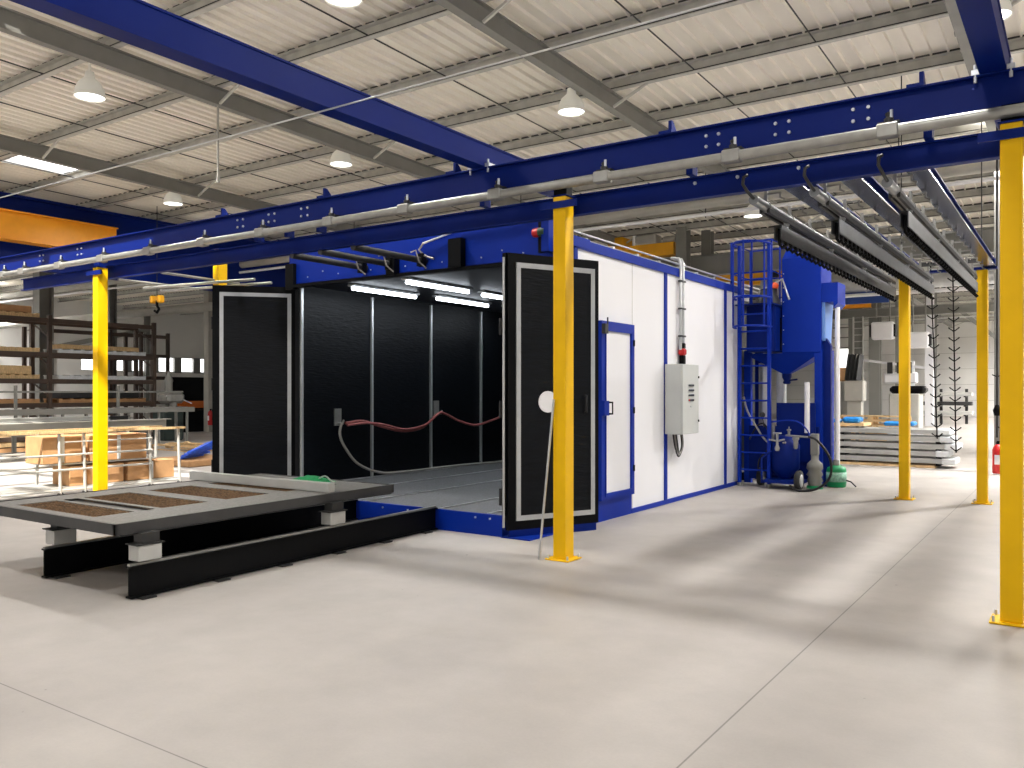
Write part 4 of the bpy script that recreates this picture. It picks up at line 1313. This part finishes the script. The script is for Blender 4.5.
# ------------------------------------------------------------------ left background
rk = thing('storage_rack', (-27.6, 14, 0), 'brown steel storage rack full of pallets at the left wall', 'rack')
RKY = (8.2, 10.9, 13.6, 17.2)
for y in RKY:
    for x in (-27, -28.1):
        MB().box(x - .06, x + .06, y - .06, y + .06, 0, 4.0).build('upright', M_BROWN, rk)
    br = MB()
    for zz in (.4, 1.4, 2.4, 3.3):
        br.bar((-27, y, zz), (-28.1, y, zz + .5), .03, .04)
    br.build('brace', M_BROWN, rk)
LV = (.45, 1.22, 1.98, 2.82, 3.9)
for a, b in zip(RKY[:-1], RKY[1:]):
    for zz in LV:
        MB().box(-27.04, -26.96, a + .06, b - .06, zz - .14, zz).box(-28.14, -28.06, a + .06, b - .06, zz - .14, zz).build('shelf_beam', M_BROWN, rk)
        MB().box(-28.0, -27.05, a + .1, b - .1, zz - .03, zz).build('shelf', M_WOOD, rk)
lv_names = ['bottom', 'second', 'third', 'fourth', 'top']
bay = ['left', 'middle', 'right']
for bi, (a, b) in enumerate(zip(RKY[:-1], RKY[1:])):
    for li, zz in enumerate(LV):
        if li == 4 and bi == 2:
            continue
        for q in range(2 if li in (3,) and bi == 0 else 1):
            y = (a + b) / 2
            mm_ = [M_WOOD, M_CARD, M_WOOD, M_WOOD, M_WOOD][li] if bi < 2 else (M_FOIL if li in (2, 3) else M_CARD)
            t = thing('loaded_pallet', (-27.55, y, zz), 'pallet load on the ' + lv_names[li] + ' shelf of the brown rack, ' + bay[bi] + ' bay' + (', upper of two' if q else ''), 'pallet', 'pallet loads in the brown rack')
            z0 = zz + .005 + q * .3
            bo = MB()
            for xx in (-27.95, -27.55, -27.1):
                bo.box(xx, xx + .09, a + .3, b - .3, z0, z0 + .1)
            bo.build('bearer', mm_, t)
            dkk = MB()
            for k in range(9):
                yy = a + .3 + k * (b - a - .7) / 8
                dkk.box(-28.0, -27.02, yy, yy + .12, z0 + .1, z0 + .13)
            dkk.build('deck_board', mm_, t)
            if (li + bi) % 2 == 1 and not q:
                MB().bbox(-27.95, -27.08, a + .4, b - .5, z0 + .13, z0 + .28 + .06 * (li % 3), .02).build('load', [M_CARD, M_WOOD, M_DARK][(li + 2 * bi) % 3], t)
# second rack behind
r2 = thing('storage_rack', (-32, 18, 0), 'brown steel rack further back, right behind the first one', 'rack')
for y in (15.5, 18.2, 19.5, 20.7):
    for x in (-31.5, -32.6):
        MB().box(x - .06, x + .06, y - .06, y + .06, 0, 4.0).build('upright', M_BROWN, r2)
for zz in (1.2, 2.2, 3.1, 3.9):
    MB().box(-31.54, -31.46, 15.5, 20.7, zz - .14, zz).box(-32.6, -31.5, 15.6, 20.6, zz - .04, zz - .01).build('shelf_beam', M_BROWN, r2)

# stack of long steel sections on trestles
ss = thing('trestle', (-20, 10, 0), 'low steel trestles carrying the long grey sections at the left', 'trestle')
for y in (6.5, 9.5, 12.4):
    MB().box(-20.6, -19.6, y - .05, y + .05, .55, .62).box(-20.5, -20.42, y - .04, y + .04, 0, .55).box(-19.78, -19.7, y - .04, y + .04, 0, .55).build('frame', M_GREYS, ss)
for k, (x, zz, s, y1_, m_) in enumerate(((-19.75, .62, .26, 13.0, M_GREYL), (-20.05, .62, .22, 12.6, M_ALU), (-20.35, .62, .2, 12.9, M_DARK), (-19.95, .89, .1, 11.5, M_ALU), (-20.25, .85, .12, 12.2, M_DARK))):
    tag(MB().section((x, 5, zz + s / 2), (x, y1_, zz + s / 2), [(-s / 2, -s / 2), (s / 2, -s / 2), (s / 2, -s / 2 + .02), (-s / 2 + .03, -s / 2 + .02), (-s / 2 + .03, s / 2 - .02), (s / 2, s / 2 - .02), (s / 2, s / 2), (-s / 2, s / 2)][::1]).build('steel_section', m_),
        ('wide pale steel section on the trestles, nearest the camera', 'pale steel section in the middle of the trestle stack', 'dark steel section at the back of the trestle stack',
         'thin pale section lying on top of the trestle stack', 'thin dark section on top of the trestle stack at the back')[k], 'steel section', 'long sections on the trestles')
cr_ = thing('timber_stack', (-22.2, 9, 0), 'low stack of long timber boards under the racks at the left edge', 'timber')
for i in range(3):
    for j in range(3):
        MB().box(-22.6 + j * .35, -22.3 + j * .35, 6, 13, .1 + i * .13, .2 + i * .13).build('board', [M_WOOD, M_BROWN, M_CARD][(i + j) % 3], cr_)
MB().box(-22.6, -21.6, 7, 7.1, 0, .1).box(-22.6, -21.6, 11.5, 11.6, 0, .1).build('bearer', M_WOOD, cr_)
rc = thing('roller_track', (-23.6, 12, 0), 'grey roller table running along in front of the brown rack', 'roller table')
MB().box(-23.9, -23.82, 8, 16.2, .95, 1.1).box(-23.3, -23.22, 8, 16.2, .95, 1.1).box(-23.9, -23.82, 8, 16.2, 1.55, 1.6).build('rail', M_GREYS, rc)
for i in range(9):
    y = 8.2 + i * .97
    MB().box(-23.88, -23.8, y - .03, y + .03, 0, 1.75 if i % 3 == 0 else 1.0).box(-23.3, -23.24, y - .03, y + .03, 0, .98).build('leg', M_GREYS, rc)
for i in range(30):
    MB().tube([(-23.84, 8.15 + i * .27, 1.08), (-23.26, 8.15 + i * .27, 1.08)], .03, 8).build('roller', M_PIPE, rc)

# drilling machine + dark screens
dm = thing('drilling_machine', (-24.5, 16.2, 0), 'dark grey drilling machine standing between the racks and the dark screens', 'machine')
MB().bbox(-24.9, -24.2, 15.8, 16.5, 0, .95, .05).build('base', mat('dark_green_grey', (44, 58, 54), .5), dm)
MB().lathe((-24.6, 16.2, .95), [(.12, 0), (.12, .9), (.14, 1.0), (.02, 1.3)], 16).build('pillar', M_GREYS, dm)
MB().bbox(-24.75, -24.05, 15.85, 16.45, 1.2, 1.55, .08).lathe((-24.2, 16.1, 1.0), [(.06, 0), (.12, .1), (.12, .3)], 14).build('head', M_PIPE, dm)
MB().tube([(-24.1, 15.8, 1.35), (-23.8, 15.6, 1.45)], .02, 6).tube([(-24.1, 16.3, 1.35), (-23.8, 16.5, 1.2)], .02, 6).build('handle', M_SILV, dm)
sc_ = thing('dark_screen', (-29.5, 20.5, 0), 'black panel with an orange stripe left of the booth door', 'panel')
MB().bbox(-29.6, -29.45, 19.4, 21.1, 0.05, 2.15, .01).build('panel', M_BLACKP, sc_)
o = MB().box(-29.45, -29.42, 19.4, 21.0, .92, 1.2).build('stripe', M_ORST, sc_)
o['label'] = 'orange stripe'
MB().bbox(-29.3, -28.75, 19.4, 21.4, 0, .85, .02).build('chest', M_BLACKP, sc_)
stanchion(-28.2, 20.35, 6.9, 'pale grey hall column just left of the left booth door', .3, M_GREYL)
stanchion(-33.5, 19.4, 6.9, 'grey hall column rising behind the racks above the left yellow post', .3)
stanchion(-30, 14.9, 6.9, 'dark grey hall column rising above the rack at the left edge', .45)
# floor pallet with sheets and blue bundles
pallet(-19.9, 13.9, 0, 2.6, 1.2, 'low wooden pallet with boards on the floor left of the booth door', None)
tag(MB().bar((-20.9, 13.8, .16), (-19.2, 14.1, .16), .12, .03).bar((-20.6, 14.1, .19), (-19.6, 13.6, .19), .1, .03).build('loose_board', M_WOOD), 'loose boards lying on the low floor pallet', 'board')
for k, (x, y, zz) in enumerate(((-15.9, 11.1, .14), (-16.5, 11.7, .14))):
    q = MB()
    for i in range(4):
        q.bar((x + .1 * i, y - .35, zz + .04 * i + .03), (x + .1 * i - .25, y + .35, zz + .09 * i + .05), .1, .05)
    tag(q.build('blue_bundle', M_BWRAP), ('front crumpled blue sheet bundle beside the left booth door', 'rear crumpled blue sheet bundle beside the left booth door')[k], 'bundle')
tag(MB().bbox(-16.8, -15.4, 10.6, 12.0, 0, .14, .02).build('flat_carton', M_CARD), 'flat carton on the floor under the blue bundles', 'carton')

# frame trolley with cardboard
ft = thing('frame_trolley', (-12.7, 6.8, 0), 'silver tube frame trolley holding cardboard boxes behind the rolling table', 'trolley')
XT = -12.45
for y, top in ((6.43, .97), (6.8, .97), (7.88, .97), (8.4, .98)):
    for x in (XT, XT - .7):
        MB().tube([(x, y, .06), (x + (-.04 if x == XT else .04), y, top)], .024, 8).build('post', M_ALU, ft)
    MB().lathe((XT, y, .05), [(.05, -.02), (.05, .02)], 12, 'x').build('castor', M_RUB, ft)
for zz, y0_, y1_, r in ((.65, 4.3, 7.9, .017), (.43, 4.3, 7.9, .017), (.13, 5.6, 8.4, .018), (.84, 6.5, 7.9, .01)):
    for x in (XT, XT - .66):
        MB().tube([(x, y0_, zz), (x, y1_, zz)], r, 8).build('side_rail', M_ALU, ft)
for x in (XT, XT - .66):
    MB().bar((x, 4.2, .99), (x, 8.5, .99), .05, .035).build('top_rail', M_WOOD, ft)
MB().box(XT - .66, XT, 5.6, 8.4, .15, .17).build('lower_shelf', M_ALU, ft)
MB().box(XT - .62, XT - .04, 6.3, 8.0, .5, .52).build('upper_shelf', M_ALU, ft)
for k, (y0_, y1_, z0_, z1_, l) in enumerate(((6.2, 6.78, .525, .93, 'small cardboard box at the left end of the frame trolley'), (6.9, 7.84, .525, .92, 'long cardboard box on the upper shelf of the frame trolley'),
                                            (6.6, 7.45, .175, .47, 'cardboard box on the lower trolley shelf, left one'), (7.52, 8.34, .175, .47, 'cardboard box on the lower trolley shelf, right one'))):
    b = tag(MB().bbox(XT - .56, XT - .06, y0_, y1_, z0_, z1_, .006).build('cardboard_box', M_CARD), l, 'box', 'cardboard boxes on the frame trolley')
    MB().box(XT - .06, XT - .057, (y0_ + y1_) / 2 - .03, (y0_ + y1_) / 2 + .03, z0_ + .01, z1_ - .01).build('tape', M_FOIL, b)
